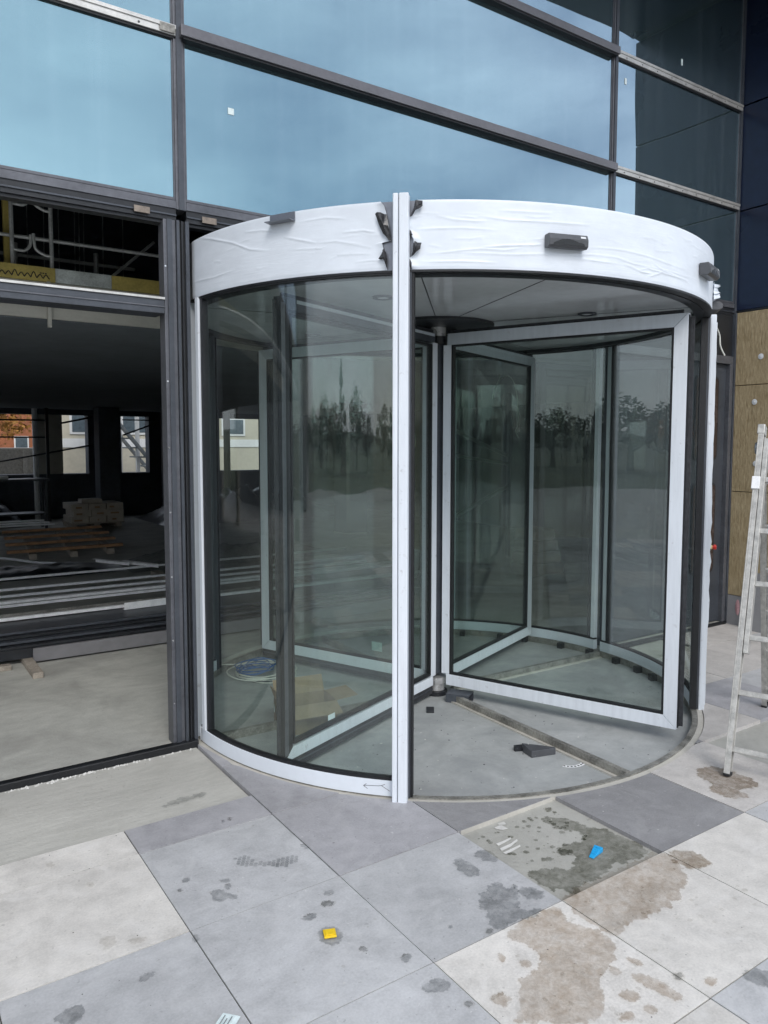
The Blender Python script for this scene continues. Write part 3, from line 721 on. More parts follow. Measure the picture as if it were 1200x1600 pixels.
# ================================================================== REVOLVING DOOR
C2 = (CX, CY)
def P(r, a, z=0): return (CX + r * cos(radians(a)), CY + r * sin(radians(a)), z)
def frame(a):
    e = Vector((cos(radians(a)), sin(radians(a)), 0)); return e, Vector((-e.y, e.x, 0))
Z3 = Vector((0, 0, 1)); O3 = Vector((CX, CY, 0))
def rbox(m, a, r0, r1, t0, t1, z0, z1):
    e, n = frame(a); return m.obox(O3, e, n, Z3, r0, r1, t0, t1, z0, z1)
rd = thing('revolving_door', 'four wing glass revolving door with a white film wrapped drum', 'revolving door', (CX, CY, 0))
# mat well and threshold
well = MB().disc(C2, 1.66, -.06, -.05).build('mat_well_floor', 'well_floor', rd)
MB().arc(C2, 1.650, 1.682, 0, 360, -.059, -.001, 160).build('threshold_ring', 'steel_worn', rd, smooth=True)
MB().arc(C2, 1.6825, 1.7145, 0, 360, -.059, -.006, 160).build('mortar_ring', 'joint_mortar', rd, smooth=True)
for a in (-91, -1, 89, 179):
    m = MB(); rbox(m, a, .14, 1.645, -.016, .016, -.0495, -.002)
    m.build('floor_divider', 'steel_worn', rd, bevel=.003)
    m = MB(); rbox(m, a, .16, 1.64, -.035, -.0165, -.0495, -.040); m.build('divider_foot', 'joint_mortar', rd)
for a in (44, 32, 24, 12, 2, -8, -17, -24):
    m = MB(); rbox(m, a, 1.60, 1.648, -.022, .022, -.0495, -.004); m.build('packer_block', 'rubber', rd)
# curved walls: base ring, gasket, glass
WALLS = [(-179.6, -134.4), (-47.8, -1.2), (1.2, 47.2), (132.8, 178.2)]
for i, (a0, a1) in enumerate(WALLS):
    n = 40
    MB().arc(C2, 1.645, 1.688, a0, a1, .0015, .077, n).build('base_rail', 'film_smooth', rd, smooth=True, bevel=.002)
    MB().arc(C2, 1.650, 1.683, a0, a1, .0775, .091, n).build('base_gasket', 'rubber', rd, smooth=True)
    MB().arc(C2, 1.661, 1.671, a0 + .3, a1 - .3, .088, 2.447, 64).build('curved_glass', 'drum_glass', rd, smooth=True)
    MB().arc(C2, 1.650, 1.683, a0, a1, 2.432, 2.446, n).build('head_gasket', 'rubber', rd, smooth=True)
# jambs at the facade line
for a, s in ((-177.6, 1), (177.6, -1), (-2.0, -1), (2.0, 1)):
    m = MB(); rbox(m, a, 1.655, 1.695, -.019, .019, .078, 2.447); m.build('wall_jamb', 'film_white', rd, bevel=.002)
    m = MB(); rbox(m, a + (1.3 if a < 0 and a < -90 else -1.3 if a > 90 else -1.35 if a < 0 else 1.35), 1.652, 1.685, -.0135, .0135, .092, 2.43); m.build('jamb_gasket', 'charcoal_dark', rd)
# entrance posts
for a, side in ((-133.4, 1), (-48.7, -1), (47.9, 1), (132.1, -1)):
    ro = 1.742 if a == -133.4 else 1.728
    m = MB(); rbox(m, a, 1.645, 1.6915, -.030, .030, .0, 2.449); rbox(m, a, 1.65, 1.685, .030 if side > 0 else -.043, .043 if side > 0 else -.030, .0, 2.449)
    m.build('post_core', 'charcoal', rd)
    m = MB(); rbox(m, a, 1.640, 1.678, .0435 if side > 0 else -.054, .054 if side > 0 else -.0435, .002, 2.447); m.build('post_seal', 'rubber', rd)
    zt = 2.772 if side > 0 and a < 0 else 2.46
    for t0, t1 in ((-.0355, -.0115), (-.0085, .0355)):
        m = MB(); rbox(m, a, 1.692, ro, t0, t1, -.012 if a < 0 else .0, zt); m.build('post_cover', 'film_white', rd, bevel=.005)
    m = MB(); rbox(m, a, 1.692, ro - .012, -.0115, -.0085, .0, zt - .004); m.build('post_groove', 'charcoal', rd)
# white film skirt on the right post, ragged on its outer edge
m = MB(); e, nn = frame(-48.7); rr = random.Random(12); q = []
for i in range(40):
    z = .03 + 2.38 * i / 39; w = 1.730 + (rr.uniform(0, .012) if 8 < i < 22 else rr.uniform(0, .003))
    for r, t in ((1.70, -.037), (w, -.0385)): q.append(O3 + e * r + nn * t + Z3 * z)
m.add(q, [(2 * i, 2 * i + 1, 2 * i + 3, 2 * i + 2) for i in range(39)])
m.build('film_edge', 'film_white', rd)
m = MB(); o = O3 + e * 1.734 + Z3 * 1.03 + nn * 0
def cylx(m, o, d, r, l0, l1, k=14, r2=None):
    d = Vector(d).normalized(); u = d.cross(Z3).normalized(); w = d.cross(u); r2 = r if r2 is None else r2
    m.add([o + d * l0 + (u * cos(6.2832 * j / k) + w * sin(6.2832 * j / k)) * r for j in range(k)] + [o + d * l1 + (u * cos(6.2832 * j / k) + w * sin(6.2832 * j / k)) * r2 for j in range(k)],
          [tuple(range(k)), tuple(range(2 * k - 1, k - 1, -1))] + [(j, k + j, k + (j + 1) % k, (j + 1) % k) for j in range(k)]); return m
cylx(MB(), o, e, .013, .0, .014).build('stop_button_ring', 'yellow_ring', rd)
cylx(cylx(MB(), o, e, .011, .0145, .024), o, e, .018, .0245, .038, 16, .014).build('stop_button', 'red_plastic', rd)

# canopy
MB().arc(C2, 1.62, 1.684, 0, 360, 2.4495, 2.752, 160).build('canopy_band', 'band_metal', rd, smooth=True)
MB().arc(C2, 1.640, 1.687, 0, 360, 2.440, 2.449, 160).build('canopy_trim', 'rubber', rd, smooth=True)
MB().arc(C2, 1.585, 1.6395, 0, 360, 2.436, 2.470, 128).build('ceiling_channel', 'charcoal_dark', rd, smooth=True)
MB().disc(C2, 1.60, 2.700, 2.735).build('canopy_roof', 'cover_grey', rd)
for k, (a0, a1) in enumerate(((-131, -107.5), (-107.5, -60), (-60, 22), (22, 110), (110, 170), (170, 229))):
    n = 24; poly = [(CX, CY)] + [P(1.584, a0 + .09 + (a1 - a0 - .18) * i / n)[:2] for i in range(n + 1)]
    MB().prism(poly, 2.462, 2.478).build('ceiling_panel', 'drum_ceiling', rd)
for a in (-131, -107.5, -60, 22, 110, 170):
    m = MB(); rbox(m, a, .36, 1.584, -.0025, .0025, 2.4605, 2.4618); m.build('ceiling_seam', 'rubber', rd)
for a, r in ((-62.7, .99), (-144.6, 1.04), (28, 1.0), (118, 1.0)):
    c = P(r, a)
    MB().arc(c, .036, .056, 0, 360, 2.452, 2.4618, 28).build('downlight_ring', 'charcoal', rd, smooth=True)
    MB().disc(c, .0355, 2.457, 2.4615, 20).build('downlight', 'white_plastic', rd)
MB().disc(C2, .37, 2.444, 2.4615, 64).build('ceiling_rose', 'charcoal_dark', rd, bevel=.002)

# protective film round the band, torn at the front post
def interp(tab, z):
    tab = sorted(tab)
    if z <= tab[0][0]: return tab[0][1]
    for (z0, a0), (z1, a1) in zip(tab, tab[1:]):
        if z <= z1: return a0 + (a1 - a0) * (z - z0) / (z1 - z0)
    return tab[-1][1]
LE = [(2.752, -136.73), (2.733, -136.15), (2.693, -135.74), (2.634, -135.4), (2.577, -135.07), (2.572, -136.48), (2.541, -136.23), (2.456, -135.73)]
RE = [(2.752, -131.34), (2.681, -131.97), (2.672, -132.54), (2.621, -132.54), (2.583, -131.64), (2.564, -131.64), (2.506, -131.95), (2.499, -132.36), (2.455, -131.87)]
CREASES = [
    [(-128.33, 2.684), (-125.63, 2.665), (-122.47, 2.658), (-120.65, 2.66)] ,
    [(-131.49, 2.625), (-127.87, 2.627), (-124.27, 2.629), (-118.8, 2.621)] ,
    [(-122.48, 2.684), (-116.97, 2.666), (-111.23, 2.668), (-106.14, 2.67), (-103.44, 2.672)] ,
    [(-121.52, 2.545), (-117.85, 2.554), (-113.12, 2.563), (-111.67, 2.569)] ,
    [(-129.66, 2.516), (-126.05, 2.525), (-121.52, 2.539), (-117.84, 2.534), (-114.56, 2.551)] ,
    [(-104.46, 2.571), (-100.5, 2.578), (-96.83, 2.581), (-92.06, 2.575), (-85.57, 2.561), (-79.37, 2.557)] ,
    [(-126.95, 2.525), (-122.42, 2.519), (-116.9, 2.516), (-110.16, 2.528), (-102.77, 2.542), (-98.05, 2.542), (-94.8, 2.526), (-91.25, 2.524), (-86.4, 2.526), (-80.46, 2.525), (-72.02, 2.534)] ,
    [(-92.71, 2.522), (-89.7, 2.513), (-84.54, 2.508), (-78.01, 2.506)] ,
    [(-94.08, 2.493), (-91.97, 2.51), (-89.73, 2.536)] ,
    [(-91.18, 2.475), (-88.08, 2.505), (-86.4, 2.526)] ,
    [(-89.75, 2.544), (-87.26, 2.523), (-81.52, 2.506)] ,
    [(-118.84, 2.707), (-114.64, 2.707), (-110.27, 2.707)] ,
    [(-96.76, 2.519), (-92.67, 2.494), (-89.67, 2.495)] ,
    [(-130.56, 2.481), (-124.23, 2.483), (-118.74, 2.477)] ,
    [(-110.14, 2.505), (-106.03, 2.518), (-101.61, 2.515), (-98.02, 2.515)] ,
    [(-177.22, 2.758), (-171.45, 2.718), (-165.04, 2.664), (-160.75, 2.613), (-156.45, 2.591)] ,
    [(-147.37, 2.595), (-144.04, 2.595), (-140.85, 2.574), (-137.77, 2.549)] ,
    [(-145.15, 2.512), (-143.69, 2.532), (-141.55, 2.532), (-138.11, 2.526)] ,
    [(-153.78, 2.645), (-150.48, 2.619), (-147.37, 2.595)] ,
    [(-179.63, 2.536), (-170.94, 2.522), (-164.57, 2.532)] ,
    [(-152.12, 2.58), (-147.38, 2.57), (-145.88, 2.569)] ,
    [(-150.46, 2.701), (-145.85, 2.705), (-142.24, 2.69)] ,
    [(-162.25, 2.702), (-158.25, 2.693), (-154.2, 2.671)] ,
    [(-142.96, 2.631), (-139.47, 2.632), (-137.43, 2.619)] ,
    [(-140.86, 2.493), (-138.11, 2.498), (-136.42, 2.491)] ,
]
def seg_dist(p, a, b):
    ab = (b[0] - a[0], b[1] - a[1]); q = ab[0] ** 2 + ab[1] ** 2
    t = max(0, min(1, ((p[0] - a[0]) * ab[0] + (p[1] - a[1]) * ab[1]) / q)) if q else 0
    d = (p[0] - a[0] - ab[0] * t, p[1] - a[1] - ab[1] * t); sg = 1 if ab[0] * d[1] - ab[1] * d[0] > 0 else -1
    return hypot(*d), sg, t
KM = .0295                                   # metres along the band per degree
rc = random.Random(31); CR = []
for cl in CREASES:
    CR.append(([(a * KM, z) for a, z in cl], rc.uniform(.0014, .0027)))
for k in range(55):                          # short minor puckers
    a = rc.uniform(-175, -15); z = rc.uniform(2.48, 2.73); n = rc.randint(2, 4); q = [(a * KM, z)]; sl = rc.uniform(-.12, .12)
    for i in range(n): q.append((q[-1][0] + rc.uniform(.02, .055), q[-1][1] + rc.uniform(-.006, .006) + sl * .03))
    CR.append((q, rc.uniform(.0003, .0011)))
def film(a_fix, tab, ncol, seed, nrow=84):
    zs = [2.4515 + (2.7535 - 2.4515) * i / nrow for i in range(nrow + 1)]; V = []; UV = []; F = []
    H = {}
    w = .0048
    amid = lambda z: (interp(tab, z) if tab else a_fix[1])
    for i, z in enumerate(zs):
        ae = amid(z)
        for j in range(ncol + 1):
            a = a_fix[0] + (ae - a_fix[0]) * j / ncol; u = a * KM
            UV.append((u, z)); d = .0010 + .0014 * (noise.noise(Vector((u * 1.3 + seed, z * 11, 0))) + 1) + .0003 * noise.noise(Vector((u * 14, z * 40, 1)))
            edge = max(0, 1 - abs(ae - a) / 1.4) if tab else 0
            d += edge * edge * .010 * (1 + noise.noise(Vector((z * 30, seed, 2))))
            V.append([a, z, d])
    # raise each crease only near its own track
    lo, hi = sorted((a_fix[0] * KM, amid(2.6) * KM)); du = (amid(2.6) - a_fix[0]) * KM / ncol; dz = zs[1] - zs[0]
    for path, h in CR:
        n = len(path)
        if path[0][0] < lo - .1 or path[-1][0] > hi + .1: continue
        for k in range(n - 1):
            p0, p1 = path[k], path[k + 1]
            j0, j1 = sorted((int((p0[0] - a_fix[0] * KM) / du), int((p1[0] - a_fix[0] * KM) / du)))
            i0 = int((min(p0[1], p1[1]) - zs[0] - .03) / dz); i1 = int((max(p0[1], p1[1]) - zs[0] + .03) / dz)
            for i in range(max(0, i0), min(nrow, i1) + 1):
                for j in range(max(0, j0 - 3), min(ncol, j1 + 3) + 1):
                    x = i * (ncol + 1) + j; d, sg, t = seg_dist(UV[x], p0, p1)
                    if d > .03: continue
                    tt = (k + t) / (n - 1); env = min(1, 4 * tt, 4 * (1 - tt)) ** .6
                    hh = h * env * (math.exp(-(d / w) ** 2) + .45 * math.exp(-d / .010) * (sg > 0))
                    if hh > H.get(x, 0): H[x] = hh
    Q = []
    for x, (a, z, d) in enumerate(V):
        d += H.get(x, 0)
        Q.append(P(1.6845 + max(.0006, d * min(1, (z - 2.450) * 70) * min(1, (2.757 - z) * 90)), a, z))
    for i in range(nrow):
        for j in range(ncol):
            q = (i * (ncol + 1) + j, i * (ncol + 1) + j + 1, (i + 1) * (ncol + 1) + j + 1, (i + 1) * (ncol + 1) + j)
            F.append(q if a_fix[0] < amid(2.6) else q[::-1])
    m = MB(); m.v = Q; m.f = F; m.uv = UV
    return m.build('protective_film', 'film_wrinkled', rd, smooth=True)
film((-179.9, 0), LE, 260, 3.1)
film((-2.0, 0), RE, 780, 9.7)
film((2.0, 130), None, 60, 5.0, 20); film((178, 134), None, 30, 6.0, 20)
def flap(pts, lift, seed):
    """torn tongue of film folded back: its dark adhesive side shows"""
    r = random.Random(seed); n = len(pts); ca = sum(p[0] for p in pts) / n; cz = sum(p[1] for p in pts) / n
    m = MB(); V = [P(1.702 + lift, ca, cz)]; ring = []
    for i in range(n):
        a, z = pts[i]; b = pts[(i + 1) % n]
        ring += [(a, z), ((a + b[0]) / 2 + r.uniform(-.12, .12), (z + b[1]) / 2 + r.uniform(-.004, .004))]
    for a, z in ring: V.append(P(1.697 + r.uniform(0, lift), a, z))
    k = len(ring); m.add(V, [(0, 1 + i, 1 + (i + 1) % k) for i in range(k)])
    o = m.build('film_flap', 'film_back', rd)
    so = o.modifiers.new('thick', 'SOLIDIFY'); so.thickness = .001
    return o
flap([(-137.49, 2.698), (-136.6, 2.70), (-135.74, 2.693), (-135.4, 2.64), (-135.07, 2.577), (-135.57, 2.587), (-136.23, 2.609), (-136.9, 2.65)], .016, 1)
flap([(-136.98, 2.50), (-136.3, 2.53), (-136.07, 2.545), (-135.65, 2.494), (-135.75, 2.46), (-136.23, 2.499)], .012, 2)
flap([(-131.33, 2.747), (-130.29, 2.744), (-130.28, 2.721), (-131.01, 2.71), (-131.6, 2.69), (-132.14, 2.676)], .016, 3)
flap([(-131.47, 2.572), (-130.42, 2.563), (-130.58, 2.535), (-131.3, 2.518), (-131.95, 2.504), (-131.64, 2.555)], .016, 4)
flap([(-132.4, 2.499), (-132.1, 2.49), (-131.9, 2.457), (-132.35, 2.458)], .008, 5)
flap([(-132.56, 2.622), (-132.0, 2.615), (-131.75, 2.597), (-132.3, 2.592), (-132.56, 2.60)], .008, 6)
# crumpled film bunched on the right
m = MB(); rr = random.Random(5); V = []; e, nn = frame(-48)
for i in range(11):
    for j in range(9):
        a = -51 + 5.5 * j / 8; z = 2.545 + .10 * i / 10; V.append(P(1.70 + rr.uniform(0, .045) * (1 if 0 < i < 10 and 0 < j < 8 else .1), a, z))
m.add(V, [(i * 9 + j, i * 9 + j + 1, i * 9 + j + 10, i * 9 + j + 9) for i in range(10) for j in range(8)]); m.build('crumpled_film', 'film_white', rd)
# sensors and a bracket on the band
def sensor(a, z, w, h, d, tilt=0):
    e, n = frame(a); up2 = Z3; o = O3 + e * 1.688 + Z3 * z
    m = MB(); prof = [(0, -h / 2 + .004), (0, h / 2), (d * .78, h / 2), (d, h * .1), (d * .96, -h * .34), (d * .70, -h / 2)]
    k = len(prof); V = []
    for s in (-w / 2, w / 2): V += [o + e * u + Z3 * v + n * s for u, v in prof]
    m.add(V, [tuple(range(k)), tuple(range(2 * k - 1, k - 1, -1))] + [(i, k + i, k + (i + 1) % k, (i + 1) % k) for i in range(k)])
    body = m.build('motion_sensor', 'sensor_shell', rd, bevel=.003)
    # dark curved lens window on the sloping front
    m = MB(); q = []; N = 14
    for i in range(N + 1):
        t = -w * .40 + w * .80 * i / N; s = i / N; hh = h * (.10 + .42 * sin(pi * min(1, s * 1.25) * .8) * (1 - s) ** .35)
        for f in (0, 1):
            v = -h * .33 + f * hh; uu = d + .0012 - (d * .22) * max(0, (v - h * .1) / (h * .4)) if v > h * .1 else d * (.96 + .04 * (v + h * .34) / (h * .44)) + .0012
            q.append(o + e * uu + Z3 * v + n * t)
    m.add(q, [(2 * i, 2 * i + 2, 2 * i + 3, 2 * i + 1) for i in range(N)]); m.build('lens', 'sensor_lens', body)
    m = MB(); u0 = d - d * .22 * .45 + .0016; m.add([o + e * (d * .955) + Z3 * (h * .21) + n * (w * .30), o + e * (d * .955) + Z3 * (h * .21) + n * (w * .43), o + e * (d * .87) + Z3 * (h * .36) + n * (w * .43), o + e * (d * .87) + Z3 * (h * .36) + n * (w * .30)], [(0, 1, 2, 3)])
    for v in m.v: pass
    m.v = [tuple(Vector(v) + e * .0018) for v in m.v]; m.build('sensor_label', 'white_plastic', body)
sensor(-108.2, 2.580, .195, .062, .052)
sensor(-70.5, 2.590, .195, .066, .060)
sensor(-46.5, 2.515, .16, .05, .075)
m = MB(); rbox(m, -153.7, 1.687, 1.735, -.072, .072, 2.708, 2.712); rbox(m, -153.7, 1.687, 1.693, -.072, .072, 2.7122, 2.752); m.build('cable_bracket', 'band_metal', rd)
# loose cable from the right of the canopy
pts = [P(1.72, -47, 2.43), (3.10, -1.14, 2.425), (3.17, -1.12, 2.38), (3.185, -1.12, 2.31), (3.22, -1.13, 2.25)]
def smooth_path(pts, n=6):
    pts = [Vector(p) for p in pts]; q = []
    for i in range(len(pts) - 1):
        p0, p1, p2, p3 = pts[max(0, i - 1)], pts[i], pts[i + 1], pts[min(len(pts) - 1, i + 2)]
        for k in range(n):
            t = k / n; q.append(.5 * ((2 * p1) + (p2 - p0) * t + (2 * p0 - 5 * p1 + 4 * p2 - p3) * t * t + (3 * p1 - p0 - 3 * p2 + p3) * t ** 3))
    return q + [pts[-1]]
MB().tube(smooth_path(pts), .005, 8).build('loose_cable', 'cable_white', rd, smooth=True)

# rotor: four wings on a centre shaft
WA = 22.4
def wing(a, film_outer, film_rail, brush, label):
    e, n = frame(a); z0, z1 = .034, 2.396; r0, r1 = .052, 1.600; h = .024
    def bx(m, ra, rb, za, zb, hh=h): return m.obox(O3, e, n, Z3, ra, rb, -hh, hh, za, zb)
    m = MB(); w = .012
    bx(m, r0 + .058, r0 + .070, z0 + .074, z1 - .074, .019); bx(m, r1 - .088, r1 - .076, z0 + .074, z1 - .074, .019)
    bx(m, r0 + .0705, r1 - .0885, z0 + .072, z0 + .085, .0185); bx(m, r0 + .0705, r1 - .0885, z1 - .085, z1 - .072, .0185)
    part = m.build('door_wing', 'rubber', rd, label=label)
    mo = 'film_white' if film_outer else 'charcoal_dark'; mr = 'film_white' if film_rail else 'charcoal'
    # mitred outer corners: rails stop against the stiles on the slant
    def mitre(name, quad, mat):
        mm = MB(); V = []
        for s in (-h, h): V += [O3 + e * r + n * s + Z3 * z for r, z in quad]
        mm.add(V, [(0, 1, 2, 3), (7, 6, 5, 4)] + [(i, 4 + i, 4 + (i + 1) % 4, (i + 1) % 4) for i in range(4)])
        mm.build(name, mat, part, bevel=.0015)
    s, k = (.075 if film_outer else .062), .0012
    mitre('stile', [(r1, z0), (r1, z1), (r1 - s, z1 - s), (r1 - s, z0 + s)], mo)
    mitre('stile', [(r0, z0 + s), (r0, z1 - s), (r0 + .057, z1 - s), (r0 + .057, z0 + s)], 'film_white')
    mitre('rail', [(r0 + .035, z0), (r1 - k * 2, z0), (r1 - s - k * 2, z0 + s - .001), (r0 + .035, z0 + s - .001)], mr)
    mitre('rail', [(r0 + .03, z1), (r0 + .03, z1 - s + .001), (r1 - s - k * 2, z1 - s + .001), (r1 - k * 2, z1)], 'film_dull' if film_outer else 'charcoal')
    if not film_outer:
        m = MB(); bx(m, r0 + .04, r1 - .12, z1 - .022, z1 - .004, h + .0008); m.build('rail_film', 'film_dull', part)
        m = MB(); bx(m, r1 - .030, r1 - .0012, z0 + .03, z1 - .03, h + .0012); m.build('stile_edge', 'cover_grey', part)
    m = MB(); bx(m, r0 + .066, r1 - .083, z0 + .080, z1 - .080, .006); m.build('glass_pane', 'wing_glass', part)
    m = MB(); bx(m, r1 + .0005, r1 + .006, z0 + .01, z1 - .01, .017); m.build('edge_strip', 'charcoal_dark', part)
    m = MB(); bx(m, r1 + .0062, r1 + .030, z0 + .02, z1 - .02, .004); m.build('edge_brush', 'brush', part)
    if brush:
        m = MB(); bx(m, r0 + .03, r1 - .004, -.026, z0 - .0008, .016); m.build('bottom_brush', 'brush', part)
        m = MB(); bx(m, r0 + .03, r1 - .004, .002, .010, .019); m.build('brush_holder', 'charcoal', part)
    m = MB(); bx(m, r0 + .03, r1 - .03, z1 + .0008, z1 + .022, .008); m.build('top_brush', 'brush', part)
    return part
wA = wing(WA - 180, False, True, True, 'near left wing with bare charcoal outer stile')
wB = wing(WA - 90, True, True, False, 'front right wing with white film on all its frame')
wC = wing(WA, True, True, False, 'rear right wing with white film on its frame')
wD = wing(WA + 90, True, True, True, 'rear left wing with white frame and black bottom brush')
# loose corner cap on the near wing and the paper label on the far one
e, n = frame(WA + 90)
m = MB().obox(O3, e, n, Z3, .46, .55, -.0085, -.0065, .17, .235); m.build('glass_label', 'paper', wD)
m = MB(); m.obox(O3, *frame(WA - 180), Z3, 1.16, 1.22, .0066, .0085, .135, .165); m.build('glass_label', 'paper', wA)
# shaft and bearings
sh = MB().box(CX - .03, CX + .03, CY - .03, CY + .03, .10, 2.36).build('centre_shaft', 'charcoal', rd)
MB().disc(C2, .056, -.02, .030, 24).build('floor_bearing', 'bearing_steel', rd, smooth=True, bevel=.004)
MB().disc(C2, .066, .0305, .075, 8).build('bearing_collar', 'bearing_steel', rd)
MB().disc(C2, .075, -.049, -.0205, 24).build('bearing_base', 'charcoal_dark', rd, smooth=True)
MB().disc(C2, .058, 2.330, 2.3835, 24).build('top_collar', 'charcoal_dark', rd, smooth=True)
MB().disc(C2, .050, 2.384, 2.4435, 24).build('top_bearing', 'bearing_steel', rd, smooth=True)
# open steel box section lying against the bearing
m = MB(); o = Vector((CX - .06, CY - .18, -.0495)); ex = Vector((.55, -.83, 0)).normalized(); ey = Vector((.83, .55, 0)).normalized()
m.obox(o, ex, ey, Z3, 0, .16, 0, .11, 0, .005).obox(o, ex, ey, Z3, 0, .16, 0, .11, .055, .06).obox(o, ex, ey, Z3, 0, .16, 0, .005, .0052, .0548).obox(o, ex, ey, Z3, 0, .16, .105, .11, .0052, .0548)
tag(m.build('steel_box_section', 'charcoal'), 'short open black steel box section at the foot of the door shaft', 'steel section')
m = MB(); m.obox((CX - .25, CY - .30, -.0495), (.6, .8, 0), (-.8, .6, 0), Z3, 0, .10, 0, .05, 0, .006)
tag(m.build('steel_plate', 'charcoal_dark'), 'small dark plate on the floor left of the box section', 'plate')
# black angle packer on the floor
t = thing('packing_wedge', 'black plastic packing wedge beside the floor divider under the canopy', 'wedge', (1.60, -1.10, -.05))
m = MB(); V = [(1.515, -1.135, -.0495), (1.66, -1.175, -.0495), (1.68, -1.12, -.0495), (1.53, -1.05, -.0495), (1.515, -1.135, -.012), (1.66, -1.175, -.012), (1.665, -1.16, -.012), (1.54, -1.03, -.004)]
m.add(V, [(0, 3, 2, 1), (4, 5, 6, 7), (0, 1, 5, 4), (1, 2, 6, 5), (2, 3, 7, 6), (3, 0, 4, 7)]); m.build('wedge_body', 'sensor_shell', t, bevel=.002)
m = MB(); m.obox((1.50, -1.02, -.0495), (.93, -.37, 0), (.37, .93, 0), Z3, 0, .09, 0, .022, 0, .03); m.build('wedge_foot', 'charcoal_dark', t)
t = thing('perforated_strap', 'small pale strap with a curved row of dark holes on the floor', 'strap', (1.63, -1.33, -.05))
def strap_pt(i): a = radians(200 + 115 * i / 7); return (1.655 + .075 * cos(a), -1.29 + .060 * sin(a))
st = MB(); q = []
for i in range(15):
    a = radians(195 + 125 * i / 14); q += [(1.655 + .062 * cos(a), -1.29 + .047 * sin(a), -.0480), (1.655 + .090 * cos(a), -1.29 + .074 * sin(a), -.0480)]
st.add(q, [(2 * i, 2 * i + 1, 2 * i + 3, 2 * i + 2) for i in range(14)]); st.build('strip', 'galvanised', t)
for i in range(8):
    x, y = strap_pt(i); MB().disc((x, y), .0062, -.0478, -.0474, 8).build('hole', 'rubber', t)
m = MB(); rr = random.Random(19)
for i in range(130):
    a, r_ = rr.uniform(-170, -10), 1.6 * rr.random() ** .5; c = P(r_, a, -.0499); s = rr.uniform(.002, .008)
    k = 4; m.add([(c[0] + s * rr.uniform(.4, 1.3) * cos(6.28 * j / k + i), c[1] + s * rr.uniform(.4, 1) * sin(6.28 * j / k + i), c[2]) for j in range(k)] + [(c[0], c[1], c[2] + s * .5)], [(j, (j + 1) % k, k) for j in range(k)])
m.build('floor_grit', 'sensor_shell', rd, kind='stuff')
m = MB()
for i in range(90):
    a, r_ = rr.uniform(-175, -5), 1.6 * rr.random() ** .5; c = P(r_, a, -.0498); s = rr.uniform(.002, .007)
    k = 4; m.add([(c[0] + s * rr.uniform(.4, 1.3) * cos(6.28 * j / k + i), c[1] + s * rr.uniform(.4, 1) * sin(6.28 * j / k + i), c[2]) for j in range(k)] + [(c[0], c[1], c[2] + s * .5)], [(j, (j + 1) % k, k) for j in range(k)])
m.build('floor_grit', 'dust_white', rd, kind='stuff')
# curling marks drawn on the base rail
m = MB()
for seg in ([(-139.6, .043), (-138.9, .046), (-138.2, .048), (-137.2, .049), (-136.6, .052), (-136.0, .060)], [(-136.6, .052), (-135.9, .040), (-135.2, .028)], [(-139.6, .043), (-139.1, .054)], [(-139.6, .043), (-138.9, .030)]):
    m.tube([P(1.6888, a, z) for a, z in seg], .0012, 5)
m.build('pencil_arrow', 'cover_grey', rd)

# ================================================================== LOOSE THINGS ROUND THE DOOR
t = thing('cardboard_box', 'open brown cardboard box on the floor inside the left drum', 'box', (.70, .0, -.05))
ca, sa = cos(radians(-9)), sin(radians(-9)); bo = Vector((.53, -.10, -.0495)); ex = Vector((ca, sa, 0)); ey = Vector((-sa, ca, 0)); w, d, h = .33, .22, .175
def bpart(name, mat, *a): m = MB(); m.obox(bo, ex, ey, Z3, *a); return m.build(name, mat, t)
bpart('bottom', 'cardboard', 0, w, 0, d, 0, .004)
bpart('front_side', 'cardboard', 0, w, 0, .004, .0042, h); bpart('back_side', 'cardboard', 0, w, d - .004, d, .0042, h)
lf = bpart('left_side', 'cardboard_brown', 0, .004, .0042, d - .0042, .0042, h); bpart('right_side', 'cardboard', w - .004, w, .0042, d - .0042, .0042, h)
def bflap(p, q, out, ln):
    m = MB(); o = bo + Z3 * h; a = o + ex * p[0] + ey * p[1]; b = o + ex * q[0] + ey * q[1]; dv = (ex * out[0] + ey * out[1] + Z3 * out[2]).normalized() * ln
    nn = (b - a).cross(dv).normalized() * .0035; m.add([a, b, b + dv, a + dv, a + nn, b + nn, b + dv + nn, a + dv + nn], [(0, 3, 2, 1), (4, 5, 6, 7), (0, 1, 5, 4), (1, 2, 6, 5), (2, 3, 7, 6), (3, 0, 4, 7)])
    m.build('flap', 'cardboard', t)
bflap((.005, 0), (w - .005, 0), (0, -1, -.35), .12); bflap((.005, d), (w - .005, d), (0, .5, 1), .10); bflap((0, .01), (0, d - .01), (-.3, 0, .9), .08); bflap((w, .01), (w, d - .01), (1, 0, .1), .14)
for k, (y0, z0, y1, z1) in enumerate(((.205, .085, .205, .135), (.205, .135, .165, .085), (.165, .085, .165, .135))):
    m = MB(); a = bo + ey * y0 + Z3 * z0 - ex * .001; b = bo + ey * y1 + Z3 * z1 - ex * .001; m.beam(a, b, .008, .0015, tuple(-ex)); m.build('printed_letter', 'paper' if k == 0 else 'leaf_green', lf)
